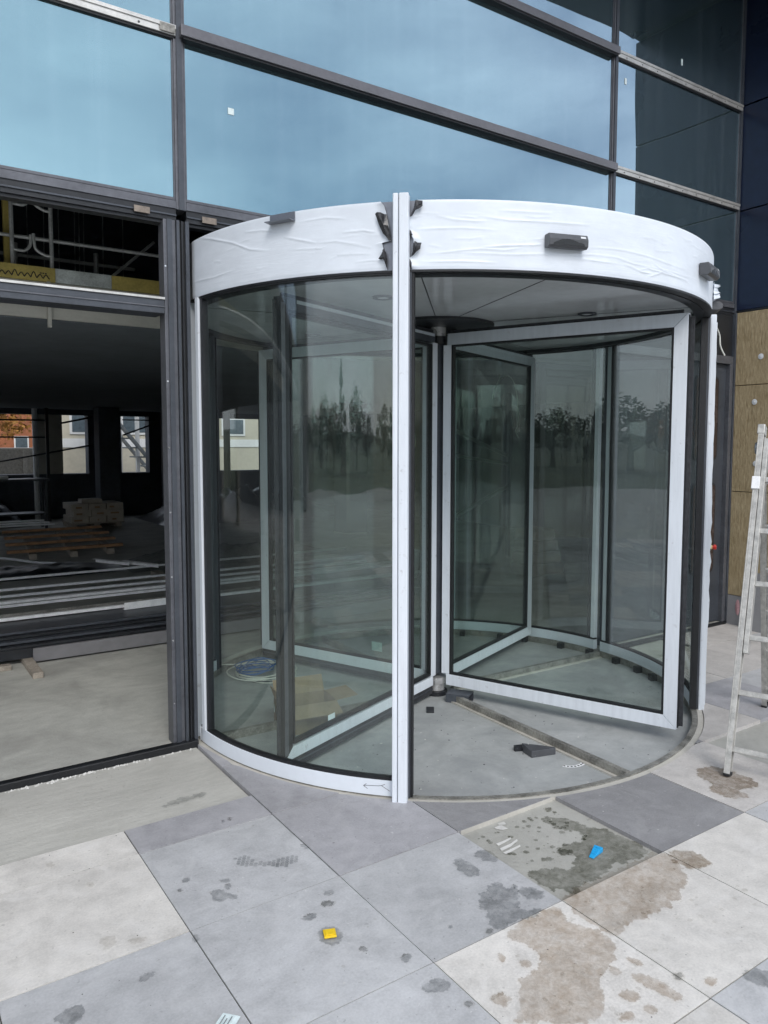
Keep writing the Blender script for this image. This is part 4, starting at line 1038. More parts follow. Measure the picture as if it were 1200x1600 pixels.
# cables
def coil(cx, cy, r, turns, z, seed, jit=.03):
    rr = random.Random(seed); q = []; N = 26
    ox, oy, rx, ry, ph = 0, 0, r, r, rr.random() * 6
    for i in range(int(turns * N)):
        if i % N == 0: ox, oy, rx, ry = rr.uniform(-jit, jit), rr.uniform(-jit, jit), r * rr.uniform(.8, 1.08), r * rr.uniform(.75, 1.05)
        a = ph + 6.2832 * i / N; q.append((cx + ox + rx * cos(a), cy + oy + ry * sin(a), z + .012 * (i / N) * .6 + .004 * sin(i * .9)))
    return q
wc = coil(.95, 1.10, .24, 5.2, -.044, 2); wc += [(.72, 1.35, .0), (.66, 1.40, .05), (.64, 1.42, .10)]
tag(MB().tube(smooth_path(wc, 2), .0045, 6).build('cable_coil', 'cable_white', smooth=True), 'loose coil of white cable on the floor behind the left curved pane', 'cable')
bc = coil(.93, 1.14, .13, 7, -.020, 4, .06)
tag(MB().tube(smooth_path(bc, 2), .0032, 6).build('cable_coil', 'cable_blue', smooth=True), 'tangled blue cable lying on top of the white coil', 'cable')
hangers = [('white_hanging_cable', [(4.21, 2.12, 2.42), (4.20, 2.12, 2.36), (4.13, 2.12, 2.23), (4.12, 2.12, 2.16), (4.17, 2.13, 2.30), (4.295, 2.12, 2.405), (4.40, 2.12, 2.37), (4.47, 2.12, 2.19), (4.494, 2.12, 1.91), (4.458, 2.12, 1.82), (4.498, 2.12, 1.74)], .006, 'cable_white', 'white cable looping down from the ceiling behind the rear right wing'),
           ('thin_hanging_wire', [(3.13, 2.2, 2.418), (3.116, 2.2, 1.95), (3.149, 2.2, 1.69), (3.10, 2.2, 1.436), (3.128, 2.2, .98), (3.10, 2.2, .29), (3.23, 2.2, .19)], .0035, 'cable_white', 'thin pale wire hanging just right of the white front post')]
for nme, pts, r, mt, lb in hangers: tag(MB().tube(smooth_path(pts, 7), r, 6).build(nme, mt, smooth=True), lb, 'cable')
# small things on the paving
t = thing('plastic_wedge', 'bright blue plastic levelling wedge in the hole of the missing slab', 'wedge', (.985, -2.02, -.03))
o = Vector((.950, -2.045, -.0185)); ex = Vector((.95, .30, 0)).normalized(); ey = Vector((.30, -.95, 0)).normalized(); m = MB()
V = [o - ey * .010, o + ey * .010, o + ex * .075 + ey * .019, o + ex * .075 - ey * .019, o - ey * .010 + Z3 * .004, o + ey * .010 + Z3 * .004, o + ex * .075 + ey * .019 + Z3 * .020, o + ex * .075 - ey * .019 + Z3 * .020]
m.add(V, [(0, 1, 2, 3), (4, 7, 6, 5), (0, 4, 5, 1), (1, 5, 6, 2), (2, 6, 7, 3), (3, 7, 4, 0)]); m.build('wedge_body', 'blue_plastic', t, bevel=.0015)
m = MB(); m.obox(o, ex, ey, Z3, .0755, .086, -.015, .015, .002, .013); m.build('grip', 'blue_plastic', t, bevel=.0015)
for k in range(4):
    m = MB(); s = .022 + .013 * k; z = .004 + .016 * s / .075; m.obox(o, ex, ey, Z3, s, s + .004, -.010, .010, z + .0004, z + .0022); m.build('tooth', 'blue_plastic', t)
t = thing('plastic_spacer', 'small yellow square plastic spacer on a damp patch of grey slab', 'spacer', (-.19, -1.893, .004))
ex = Vector((.93, -.36, 0)).normalized(); ey = Vector((.36, .93, 0)).normalized(); o = Vector((-.19, -1.893, .0045)); m = MB()
m.obox(o, ex, ey, Z3, -.021, .021, -.021, .021, 0, .007); m.build('plate', 'yellow_plastic', t, bevel=.0015)
m = MB(); m.obox(o, ex, ey, Z3, -.015, .015, -.015, .015, .0072, .0098); m.build('raised_centre', 'yellow_plastic', t, bevel=.001)
ex = Vector((.75, .66, 0)).normalized(); ey = Vector((-.66, .75, 0)).normalized(); o = Vector((-.635, -2.075, .0046))
m = MB(); q = []
for i in range(6):
    for j in range(5): q.append(o + ex * (-.035 + .014 * i) + ey * (-.028 + .014 * j) + Z3 * (.0015 + .006 * abs(noise.noise(Vector((i * .6, j * .7, 3))))))
m.add(q, [(i * 5 + j, i * 5 + 5 + j, i * 5 + 6 + j, i * 5 + 1 + j) for i in range(5) for j in range(4)])
t = m.build('paper_scrap', 'paper'); tag(t, 'crumpled pale paper scrap on the grey slab at the bottom edge', 'paper')
for j in range(3):
    m = MB(); m.obox(o + Z3 * .0085, ex, ey, Z3, -.022, .02 - .01 * (j % 2), -.010 + j * .011, -.007 + j * .011, 0, .0005); m.build('printed_line', 'far_steel', t)
# plaster crumbs along the sill
m = MB(); rr = random.Random(11)
for i in range(330):
    x = rr.uniform(-2.6, -.02); y = -.056 - abs(rr.gauss(0, .009)); s = rr.uniform(.003, .011); z = -.0088
    k = 5; b = [(x + s * rr.uniform(.6, 1.2) * cos(6.28 * j / k), y + s * rr.uniform(.6, 1) * sin(6.28 * j / k), z) for j in range(k)]
    m.add(b + [(x, y, z + s * .8)], [(j, (j + 1) % k, k) for j in range(k)])
tag(m.build('plaster_crumbs', 'dust_white', kind='stuff'), 'line of white plaster crumbs along the black sill', 'crumbs')

# ---- step ladder
LD = Vector((.34, -.94, 0)).normalized(); LP = Vector((.94, .34, 0)).normalized()
F0 = Vector((2.09, -1.925, .0)); AP = Vector((2.640, -1.725, 1.74)); R0 = Vector((3.235, -1.47, .0))
lad = thing('step_ladder', 'paint spattered aluminium folding ladder beside the revolving door', 'ladder', tuple(F0))
WL = .40
def stile(p0, p1, s, name='stile', w=.026, h=.062, mat='ladder_aluminium'):
    m = MB(); d = (p1 - p0).normalized(); u = LD.cross(d).normalized()
    a = p0 + LD * s; L_ = (p1 - p0).length
    # C-section: web and two lips
    m.obox(a, d, LD, u, 0, L_, -.004, .004, -h / 2, h / 2); m.obox(a, d, LD, u, 0, L_, .0042, w, h / 2 - .006, h / 2); m.obox(a, d, LD, u, 0, L_, .0042, w, -h / 2, -h / 2 + .006)
    return m.build(name, mat, lad, bevel=.0015)
front_top = AP; d_f = (AP - F0).normalized(); d_r = (AP - R0).normalized()
for s in (0, WL):
    stile(F0 + Z3 * .012, AP, s); stile(R0 + Z3 * .012, AP - d_r * .02, s, h=.055)
    u = LD.cross(d_f).normalized()
    m = MB(); m.obox(F0 + LD * s - u * .0, d_f, LD, u, .0, .022, -.006, .028, -.033, .033); m.build('foot', 'rubber', lad, bevel=.004)
    m = MB(); m.obox(R0 + LD * s, d_r, LD, LD.cross(d_r).normalized(), .0, .022, -.006, .028, -.030, .030); m.build('foot', 'rubber', lad, bevel=.004)
    # second, sliding section lying on the front stile
    off = u * .066
    if off.dot(LP) > 0: off = -off
    m = MB(); m.obox(F0 + LD * (s - .0) + off * .0 + LD * .03 + d_f * .62, d_f, LD, u, 0, 1.17, -.002, .022, -.026, .026); m.build('inner_stile', 'ladder_aluminium', lad, bevel=.002)
    m = MB(); cylx(m, AP + LD * (s - .008) - Z3 * .09, LD, .032, -.012, .012, 16); m.build('hinge', 'far_steel', lad)
    m = MB(); m.obox(AP + LD * s, d_f, LD, u, -.02, .035, -.010, .028, -.034, .034); m.build('end_cap', 'red_plastic' if s else 'ladder_aluminium', lad, bevel=.004)
    m = MB(); m.obox(F0 + LD * s + d_f * 1.50, d_f, LD, u, 0, .07, -.011, .030, -.040, .040); m.build('guide_bracket', 'galvanised', lad, bevel=.003)
for k in range(6):
    p = F0 + d_f * (.135 + .285 * k); m = MB(); m.obox(p, LD, d_f, LD.cross(d_f).normalized(), .005, WL - .005, -.014, .014, -.013, .013); m.build('rung', 'ladder_aluminium', lad, bevel=.003)
    p = R0 + d_r * (.135 + .285 * k); m = MB(); m.obox(p, LD, d_r, LD.cross(d_r).normalized(), .005, WL - .005, -.013, .013, -.012, .012); m.build('rung', 'ladder_aluminium', lad, bevel=.003)
# grey sheet and pink foam smear by the plinth
t = MB(); q = []
for i in range(13):
    y = -.28 - .62 * i / 12; zt = .52 - .22 * ((i - 2) / 10) ** 2 * (1 if i > 2 else .2)
    q += [(5.05, y, -.01), (5.10, y, zt), (5.062, y, -.01), (5.112, y, zt)]
f = []
for i in range(12):
    a, b = 4 * i, 4 * i + 4; f += [(a, a + 1, b + 1, b), (a + 2, b + 2, b + 3, a + 3), (a + 1, a + 3, b + 3, b + 1)]
f += [(0, 2, 3, 1), (48, 49, 51, 50)]
t.add(q, f); tag(t.build('membrane_sheet', 'plinth_concrete'), 'grey sheet leaning on the plinth behind the ladder', 'sheet')
m = MB(); m.add([(5.136, -.135 + .022 * cos(6.283 * i / 12) , .17 + .075 * sin(6.283 * i / 12)) for i in range(12)] + [(5.128, -.135, .17)], [(i, 12, (i + 1) % 12) for i in range(12)])
m.build('foam_smear', 'pink_foam', rw)

# ================================================================== INSIDE THE HALL
HF = .018
# galvanised studs lying across the floor
ORD = ['first', 'second', 'third', 'fourth', 'fifth', 'sixth', 'seventh', 'eighth', 'ninth', 'tenth']
def stud(i, y, z, x0, x1, skew, mat='galvanised', w=.036, h=.024):
    o = MB(); d = Vector((1, skew, 0)).normalized(); n = Vector((-d.y, d.x, 0)); p = Vector((x0, y, z)); L_ = x1 - x0
    o.obox(p, d, n, Z3, 0, L_, 0, .0018, 0, h).obox(p, d, n, Z3, 0, L_, .002, w, 0, .0018).obox(p, d, n, Z3, 0, L_, .002, w, h - .0018, h)
    ob = o.build('metal_stud', mat)
    tag(ob, 'long galvanised metal stud in the hall, %s back from the doorway' % ORD[i], 'metal stud', 'metal studs on the hall floor'); return ob
for i, (y, z, x0, x1, sk) in enumerate([(2.70, .24, -1.6, 3.6, .000), (3.42, .10, -1.7, 3.9, .000), (3.72, .15, -1.5, 4.1, .002), (3.90, .15, -1.9, 3.8, .000), (4.22, .10, -1.3, 4.3, -.006), (4.52, .10, -1.6, 4.0, -.010), (4.90, .10, -.52, 4.2, -.016), (5.62, .10, -.36, 4.4, .010)]):
    stud(i, y, z, x0, x1, sk)
m = MB(); m.box(-1.7, 2.2, 3.10, 3.19, .17, .172).box(-1.7, 2.2, 3.10, 3.102, .172, .215)
tag(m.build('slotted_track', 'steel_worn'), 'dull slotted metal track lying between the two nearest studs', 'metal track')
tag(MB().tube(smooth_path([(-.3, 8.0, .05), (.055, 7.92, .05), (.419, 7.11, .06), (.907, 6.72, .05)], 5), .018, 7).build('white_pipe', 'white_plastic', smooth=True), 'bent white plastic pipe along the edge of the black sheet', 'pipe')
for i, (y, x) in enumerate(((3.3, -.9), (3.3, 2.6), (4.6, 1.4))):
    tag(MB().box(x, x + .09, y - .45, y + .75, HF, .098).build('timber_bearer', 'timber_grey'), ['grey timber bearer under the left end of the studs', 'grey timber bearer under the right end of the studs', 'grey timber bearer under the back studs'][i], 'timber')
for i, (x, y, a) in enumerate(((1.02, 4.9, 118), (1.25, 4.55, 115))):
    m = MB(); d = Vector((cos(radians(a)), sin(radians(a)), 0)); n = Vector((-d.y, d.x, 0)); p = Vector((x, y, .26))
    m.obox(p, d, n, Z3, 0, .55, 0, .002, 0, .045).obox(p, d, n, Z3, 0, .55, .0022, .06, .043, .045)
    tag(m.build('stud_offcut', 'galvanised'), ['short metal offcut lying across the back studs', 'longer metal offcut lying across the middle studs'][i], 'metal stud')
m = MB(); m.obox((.35, 2.62, .235), (1, .05, 0), (-.05, 1, 0), Z3, 0, .62, 0, .05, 0, .002).obox((.35, 2.62, .236), (1, .05, 0), (-.05, 1, 0), Z3, 0, .62, 0, .002, .001, .06)
tag(m.build('slotted_angle', 'galvanised'), 'slotted metal angle lying on the dark panel stack', 'metal angle')
# stack of dark panels on timber, sheet-metal edge facing out
t = thing('panel_stack', 'stack of dark sheets with a pale grey folded edge facing the doorway', 'panel stack', (.6, 2.4, HF))
MB().box(-.46, 3.0, 2.10, 2.125, .035, .135).build('folded_edge', 'panel_sheet', t)
for k, (z, c) in enumerate(((.14, 'charcoal_dark'), (.165, 'charcoal'), (.19, 'charcoal_dark'), (.212, 'charcoal'))):
    MB().box(-1.6 + .05 * k, 3.1, 2.135 + .06 * k, 3.0 - .03 * k, z, z + .018).build('sheet', c, t)
MB().box(-1.6, 3.1, 2.14, 2.9, .06, .135).build('lower_stack', 'charcoal_dark', t)
tag(MB().box(-.53, -.46, 1.70, 2.35, HF, .06).build('timber_block', 'timber_grey', bevel=.004), 'grey timber block under the near corner of the panel stack', 'timber')
tag(MB().box(1.9, 1.97, 1.80, 2.5, HF, .06).build('timber_block', 'timber_grey', bevel=.004), 'grey timber block under the panel stack nearer the revolving door', 'timber')
tag(MB().box(-.72, -.62, 2.02, 2.09, HF, .055).build('timber_offcut', 'timber_grey', bevel=.003), 'small timber offcut left of the timber block', 'timber')
# black sheeting heaps
def heap(name, x0, x1, y0, y1, h, mat, label, seed):
    m = MB(); nx, ny = 36, 14; q = []
    for j in range(ny + 1):
        for i in range(nx + 1):
            u, v = i / nx, j / ny; e = min(1, 5 * min(u, 1 - u)) * min(1, 4 * min(v, 1 - v))
            q.append((x0 + (x1 - x0) * u, y0 + (y1 - y0) * v + .05 * noise.noise(Vector((u * 5, v * 3, seed))), HF + .004 + e * h * (.55 + .6 * abs(noise.noise(Vector((u * 9, v * 4, seed)))) + .2 * noise.noise(Vector((u * 25, v * 14, seed))))))
    m.add(q, [(j * (nx + 1) + i, j * (nx + 1) + i + 1, (j + 1) * (nx + 1) + i + 1, (j + 1) * (nx + 1) + i) for j in range(ny) for i in range(nx)])
    tag(m.build(name, mat, smooth=True), label, 'sheeting')
heap('plastic_sheet', -1.4, 1.35, 6.0, 7.0, .10, 'black_sheet', 'crumpled black plastic sheet on the hall floor before the timber frame', 1)
heap('plastic_sheet', 1.3, 4.4, 5.8, 6.9, .22, 'dusty_tarp', 'crumpled grey plastic sheet behind the studs seen through the curved pane', 2)
heap('tarpaulin', -1.8, 1.2, 12.4, 13.6, .75, 'black_sheet', 'dark tarpaulin heap below the leftmost far window', 3)
heap('tarpaulin', 3.4, 7.5, 11.0, 13.2, .85, 'black_sheet', 'dark tarpaulin heap below the far window behind the drum', 4)
# timber lattice
t = thing('timber_lattice', 'low orange timber lattice lying on the hall floor', 'timber lattice', (1.1, 9, HF))
for k, y in enumerate((7.9, 8.8, 9.7, 10.7)): MB().box(.15 + .1 * k, 1.75 + .12 * k, y, y + .10, .10, .14).build('batten', 'timber_orange', t)
for k, x in enumerate((.55, 1.1, 1.62)): m = MB(); m.obox((x - .05, 7.7, HF), (.12, .99, 0), (-.99, .12, 0), Z3, 0, 3.2, 0, .10, 0, .08); m.build('bearer', 'timber_grey', t)
# pallet of cartons
t = thing('wooden_pallet', 'wooden pallet under the carton stack near the far columns', 'pallet', (2.25, 12.0, HF))
for k in range(3): MB().box(1.76 + .42 * k, 1.86 + .42 * k, 11.55, 12.35, HF, .10).build('runner', 'timber_grey', t)
for k in range(5): MB().box(1.74, 2.76, 11.55 + .165 * k, 11.67 + .165 * k, .1002, .122).build('deck_board', 'timber_grey', t)
rr = random.Random(8)
for lv in range(3):
    for cx in range(3):
        x0 = 1.76 + .332 * cx + (.05 if lv % 2 else 0) * (1 if cx < 2 else 0); z0 = .1225 + .124 * lv
        b = MB().box(x0 + rr.uniform(0, .01), x0 + .322, 11.56 + rr.uniform(0, .02), 12.33, z0, z0 + .122).build('carton', 'carton', bevel=.004)
        tag(b, '%s carton in the %s layer of the stack on the wooden pallet' % (('left', 'middle', 'right')[cx], ('bottom', 'middle', 'top')[lv]), 'carton', 'cartons on the pallet')
        MB().box(x0 + .03 + rr.uniform(0, .15), x0 + .08 + rr.uniform(.05, .15), 11.553, 11.5555, z0 + .035, z0 + .07).build('printed_mark', 'carton_print', b)
tag(MB().box(1.98, 2.36, 11.65, 12.0, .496, .575).build('carton', 'carton', bevel=.004), 'flat pale carton lying alone on top of the pallet stack', 'carton')
# workbench-like rack at the back left with white bars
t = thing('storage_rack', 'dark metal rack against the left side of the far wall', 'rack', (.7, 12.5, HF))
for x in (.35, 1.35):
    for y in (11.9, 12.3): MB().box(x, x + .05, y, y + .05, HF, .95).build('leg', 'charcoal', t)
MB().box(.3, 1.45, 11.85, 12.4, .951, .99).build('top', 'charcoal', t); MB().box(.36, 1.39, 11.88, 12.38, .30, .33).build('shelf', 'charcoal', t)
for k in range(3): tag(MB().box(-.4 - .1 * k, 1.42 - .07 * k, 11.35 + .13 * k, 11.44 + .13 * k, .14 + .03 * k, .165 + .03 * k).build('white_profile', 'white_plastic'), ['white profile lying nearest in front of the dark rack', 'middle white profile in front of the dark rack', 'rearmost white profile in front of the dark rack'][k], 'profile')
tag(MB().box(-.5, .75, 12.0, 12.2, .992, 1.05).build('white_bundle', 'white_plastic', bevel=.01), 'white bundle lying on top of the dark rack', 'bundle')
# bracing poles across the far windows
for i, (a, b, r, lb) in enumerate([((-1.0, 13.6, 2.16), (1.7, 13.6, 2.16), .018, 'upper horizontal pole across the leftmost far window'), ((-1.0, 13.6, 1.80), (1.7, 13.6, 1.80), .016, 'lower horizontal pole across the leftmost far window'),
                                   ((.2, 13.5, 1.18), (2.75, 13.5, 1.66), .018, 'slanting pole crossing the two leftmost far windows'), ((2.0, 13.5, 2.10), (2.8, 13.5, 2.28), .02, 'short slanting pole at the head of the second far window'),
                                   ((3.3, 13.5, 1.86), (4.1, 13.5, 2.16), .018, 'slanting pole across the third far window'), ((3.3, 13.55, 2.20), (4.1, 13.55, 2.20), .014, 'level pole at the head of the third far window')]):
    tag(MB().tube([a, b], r, 8).build('scaffold_pole', 'charcoal_dark', smooth=True), lb, 'scaffold pole')
tag(MB().box(1.66, 1.72, 13.3, 13.36, HF, 2.41).build('steel_prop', 'charcoal_dark'), 'upright dark prop right of the leftmost far window', 'prop')
tag(MB().tube([(1.52, 13.7, HF), (1.52, 13.7, 2.41)], .055, 12).build('downpipe', 'white_plastic', smooth=True), 'pale pipe at the right edge of the leftmost far window', 'pipe')
tag(MB().tube([(5.70, 13.4, HF), (5.70, 13.4, 2.41)], .08, 12).build('downpipe', 'cabin_cream', smooth=True), 'cream pipe beside the far window behind the drum', 'pipe')
# braced frame at the right behind the drum
t = thing('braced_frame', 'pale steel frame with diagonal braces behind the rear right wing', 'frame', (5.6, 4.5, HF))
for a, b in (((5.0, 4.2, HF), (5.0, 4.2, 2.41)), ((6.3, 4.2, HF), (6.3, 4.2, 2.41))): MB().beam(a, b, .05, .05, (1, 0, 0)).build('upright', 'far_steel', t)
for a, b in (((5.03, 4.2, 1.95), (6.27, 4.2, 1.5)), ((5.03, 4.2, 1.55), (6.27, 4.2, 1.38)), ((5.03, 4.2, .55), (6.27, 4.2, 1.05))): MB().beam(a, b, .05, .04).build('brace', 'scaffold_tube', t)
t = thing('plaster_bucket', 'white plastic bucket on the floor behind the rear right wing', 'bucket', (4.05, 3.6, HF))
m = MB(); k = 20; m.add([(4.05 + .13 * cos(6.283 * j / k), 3.6 + .13 * sin(6.283 * j / k), HF) for j in range(k)] + [(4.05 + .155 * cos(6.283 * j / k), 3.6 + .155 * sin(6.283 * j / k), .35) for j in range(k)], [tuple(range(k - 1, -1, -1))] + [(j, (j + 1) % k, k + (j + 1) % k, k + j) for j in range(k)])
m.build('bucket_body', 'white_plastic', t, smooth=True); MB().arc((4.05, 3.6), .150, .162, 0, 360, .33, .352, 24).build('rim', 'white_plastic', t, smooth=True)
for k in range(4):
    tag(MB().box(5.3 + .03 * k, 5.9 - .04 * k, 2.7 + .02 * k, 3.1, HF + .145 * k, HF + .143 + .145 * k).build('brown_sack', 'cardboard_brown', bevel=.03), ['lowest', 'second', 'third', 'topmost'][k] + ' brown sack of the pile behind the front right wing', 'sack', 'pile of brown sacks')

# ---- mezzanine edge protection seen over the left opening
ZM = 2.64
def toe(x0, x1, mat, label, text=None):
    o = MB().box(x0, x1, .985, 1.005, ZM + .002, ZM + .085).build('toe_board', mat); tag(o, label, 'toe board', 'toe boards along the mezzanine edge'); return o
tb = toe(-2.4, -.44, 'toe_yellow', 'yellow toe board with dark lettering at the left of the mezzanine edge')
toe(-.438, -.11, 'toe_galv', 'bare galvanised toe board in the middle of the mezzanine edge')
toe(-.108, .22, 'toe_yellow', 'plain yellow toe board at the right end of the mezzanine edge')
m = MB()
for i in range(9):
    x = -.78 + .034 * i; m.tube(smooth_path([(x, .9838, ZM + .018), (x + .016, .9838, ZM + .040 + (.012 if i % 3 == 0 else 0)), (x + .030, .9838, ZM + .022), (x + .036, .9838, ZM + .018)], 4), .0032, 5)
m.build('lettering', 'print_dark', tb)
for i in range(3): MB().box(-.525 + .014 * i, -.516 + .014 * i, .9815, .9845, ZM + .045, ZM + .051).build('printed_mark', 'print_dark', tb)
def bent(pts, r, name, parent, mat='scaffold_tube'): return MB().tube(smooth_path(pts, 5), r, 8).build(name, mat, parent, smooth=True)
def gframe(x0, x1, y, label):
    t = thing('scaffold_guardrail', label, 'guardrail', ((x0 + x1) / 2, y, ZM), 'guard frames on the mezzanine')
    zt = ZM + .62
    for x in (x0, x1): MB().tube([(x, y, ZM), (x, y, zt)], .012, 8).build('upright', 'scaffold_tube', t, smooth=True)
    w = x1 - x0; xm = (x0 + x1) / 2
    for zb in (ZM + .43, ZM + .165):
        bent([(x0, y, zb + .015), (x0 + w * .22, y, zb + .012), (xm - .035, y, zb + .018), (xm - .010, y, zb + .05), (xm - .006, y, zb + .11)], .009, 'bent_rail', t)
        bent([(x1, y, zb - .002), (xm + .07, y, zb + .002), (xm + .022, y, zb + .03), (xm + .012, y, zb + .08), (xm + .010, y, zb + .12)], .009, 'bent_rail', t)
gframe(-.665, -.448, 1.03, 'white tubular guard frame with bent rails above the yellow toe board')
gframe(-1.45, -.95, 1.03, 'white tubular guard frame left of the picture edge')
for i, (a, b, r, lb) in enumerate([((-1.6, 1.05, 2.902), (.24, 1.05, 2.902), .011, 'long level guard rail tube along the mezzanine edge'), ((-1.0, 1.9, 2.98), (.30, 1.9, 2.98), .013, 'upper rear guard rail tube on the mezzanine'),
                                   ((-1.0, 1.9, 2.86), (.30, 1.9, 2.86), .013, 'lower rear guard rail tube on the mezzanine'), ((-.10, 1.1, 2.72), (.26, 1.3, 3.05), .010, 'slanting tube at the right end of the mezzanine')]):
    tag(MB().tube([a, b], r, 8).build('guard_rail', 'scaffold_tube', smooth=True), lb, 'guard rail')
for i, x in enumerate((-.52, .02)):
    tag(MB().tube([(x, 1.9, ZM), (x, 1.9, 3.06)], .018, 8).build('rail_post', 'scaffold_tube', smooth=True), ['left', 'right'][i] + ' post of the rear guard rail on the mezzanine', 'post')
tag(MB().box(-.70, -.655, 1.08, 1.12, ZM, 3.2).build('rail_post', 'toe_yellow'), 'yellow post behind the white guard frame', 'post')
for i, x in enumerate((-.60, -.44, -.33, -.21, -.10, .02, .055, .09, .24, .4)):
    tag(MB().tube([(x, 2.6, ZM), (x + .01, 2.6, 3.6), (x, 2.6, 5.7)], .004, 5).build('hanger_rod', 'far_steel'), 'thin hanging rod in the dark upper hall, %s from the left' % ORD[i], 'rod', 'ceiling hanger rods')
tag(MB().box(-.49, -.47, .97, .999, 2.37, 2.64).build('cable_drop', 'hall_concrete'), 'short grey conduit on the slab edge under the toe board', 'conduit')

# ================================================================== BEYOND THE FAR WINDOWS
def house(x, y, w, d, h, label):
    t = thing('brick_building', label, 'building', (x, y, -.06))
    MB().box(x, x + w, y, y + d, -.06, h).build('wall', 'brick_far', t)
    MB().box(x - .3, x + w + .3, y - .3, y + d + .3, h + .002, h + .35).build('roof', 'far_steel', t)
    n = int(w / 1.6)
    for s in range(3):
        for i in range(n):
            wx = x + .5 + i * 1.6; wz = .8 + s * 2.6
            if wz + 1.4 > h: continue
            f = MB().box(wx, wx + .8, y - .04, y - .002, wz, wz + 1.3).build('window', 'cabin_white', t)
            MB().box(wx + .08, wx + .72, y - .05, y - .041, wz + .08, wz + 1.22).build('pane', 'far_glass', f)
house(-6, 46, 16, 8, 8.2, 'orange brick building seen through the leftmost far window')
def cabin(x, y, w, d, h, label, mat):
    t = thing('site_cabin', label, 'cabin', (x, y, -.06))
    MB().box(x, x + w, y, y + d, .1, h).build('body', mat, t)
    MB().box(x - .05, x + w + .05, y - .05, y + d + .05, h + .002, h + .12).build('roof', 'cabin_white', t)
    MB().box(x + .1, x + w - .1, y - .03, y - .002, 1.55, 1.82).build('white_band', 'cabin_white', t)
    for i in range(int(w / 1.5)):
        f = MB().box(x + .4 + 1.5 * i, x + 1.3 + 1.5 * i, y - .035, y - .002, 1.95, 2.6).build('window', 'cabin_white', t); MB().box(x + .47 + 1.5 * i, x + 1.23 + 1.5 * i, y - .045, y - .036, 2.02, 2.53).build('pane', 'far_glass', f)
    MB().box(x, x + w, y - .01, y + d, -.06, .098).build('skid', 'far_steel', t)
cabin(3.2, 20.5, 4.4, 2.4, 2.9, 'cream site cabin with a white band behind the second far window', 'cabin_cream')
cabin(8.6, 22, 6, 2.4, 2.8, 'cream site cabin seen through the far window behind the drum', 'cabin_cream')
t = thing('steel_stair', 'grey steel stair rising to the right beyond the third far window', 'stair', (5.2, 18.6, -.06))
for y in (18.2, 19.2): MB().beam((6.3, y, -.05), (3.5, y, 3.4), .06, .25, (0, 1, 0)).build('stringer', 'far_steel', t)
for k in range(12): MB().box(6.2 - .235 * k - .28, 6.2 - .235 * k, 18.24, 19.16, .18 + .27 * k, .22 + .27 * k).build('tread', 'far_steel', t)
for x in (4.5, 5.0): MB().box(x, x + .1, 18.5, 18.6, -.06, 2.6).build('prop', 'cabin_white', t)
t = thing('rubble_skip', 'grey waste skip outside the leftmost far window', 'skip', (0, 18, -.06))
m = MB(); m.add([(-1.5, 17.4, .0), (2.2, 17.4, .0), (2.2, 19, .0), (-1.5, 19, 0), (-2.0, 17.2, 1.55), (2.7, 17.2, 1.55), (2.7, 19.2, 1.55), (-2.0, 19.2, 1.55)], [(0, 3, 2, 1), (0, 1, 5, 4), (1, 2, 6, 5), (2, 3, 7, 6), (3, 0, 4, 7), (4, 5, 6, 7)]); m.build('body', 'slab_edge', t)
for x in (-1.2, -.2, .8, 1.8): MB().box(x, x + .08, 17.12, 17.22, .15, 1.5).build('rib', 'slab_edge', t)

# ================================================================== TREES (mirrored in the glass, and beyond the hall)
def crown_mesh(name, mat, kind, seed, n=2600):
    r = random.Random(seed); V = []; F = []
    clumps = []
    if kind == 'cone':
        for i in range(60):
            t = r.random() ** .8; a = r.random() * 6.283; rad = (1 - t) * .30 + .02; clumps.append((rad * cos(a) * r.uniform(.5, 1), rad * sin(a) * r.uniform(.5, 1), .10 + .9 * t, .085 * (1.15 - t)))
    else:
        for i in range(46):
            a = r.random() * 6.283; u = r.uniform(-1, 1); rr_ = .34 * r.random() ** .4; s = math.sqrt(1 - u * u)
            clumps.append((rr_ * s * cos(a), rr_ * s * sin(a), .62 + .33 * u * (rr_ / .34), r.uniform(.06, .13)))
    for i in range(n):
        c = clumps[r.randrange(len(clumps))]; p = Vector((r.gauss(0, 1), r.gauss(0, 1), r.gauss(0, .8))); p = p.normalized() * c[3] * r.uniform(.5, 1.15) + Vector(c[:3])
        a = Vector((r.gauss(0, 1), r.gauss(0, 1), r.gauss(0, 1))).normalized(); b = a.cross(Vector((r.gauss(0, 1), r.gauss(0, 1), r.gauss(0, 1)))).normalized(); s = r.uniform(.012, .026); k = len(V)
        V += [p - a * s, p + b * s * .6, p + a * s, p - b * s * .6]; F.append((k, k + 1, k + 2, k + 3))
    me = bpy.data.meshes.new(name); me.from_pydata([tuple(v) for v in V], [], F); me.materials.append(MATS[mat]); return me
def trunk_mesh(seed, cone):
    r = random.Random(seed); m = MB(); top = .9 if cone else .55
    m.tube([(0, 0, 0), (.006, 0, top * .4), (-.004, .005, top)], [.030, .022, .006], 8)
    if not cone:
        for i in range(7):
            a = r.random() * 6.283; z = .25 + .05 * i; m.tube([(0, 0, z), (.12 * cos(a), .12 * sin(a), z + .12), (.24 * cos(a), .24 * sin(a), z + .26)], [.014, .009, .003], 6)
    me = bpy.data.meshes.new('trunk'); me.from_pydata(m.v, [], m.f); me.materials.append(MATS['bark']); return me
KIND = {'pine': (crown_mesh('crown', 'leaf_dark', 'cone', 1), trunk_mesh(1, True)), 'green': (crown_mesh('crown', 'leaf_green', 'round', 2), trunk_mesh(2, False)),
        'russet': (crown_mesh('crown', 'leaf_russet', 'round', 3), trunk_mesh(3, False)), 'autumn': (crown_mesh('crown', 'leaf_autumn', 'round', 4), trunk_mesh(4, False))}
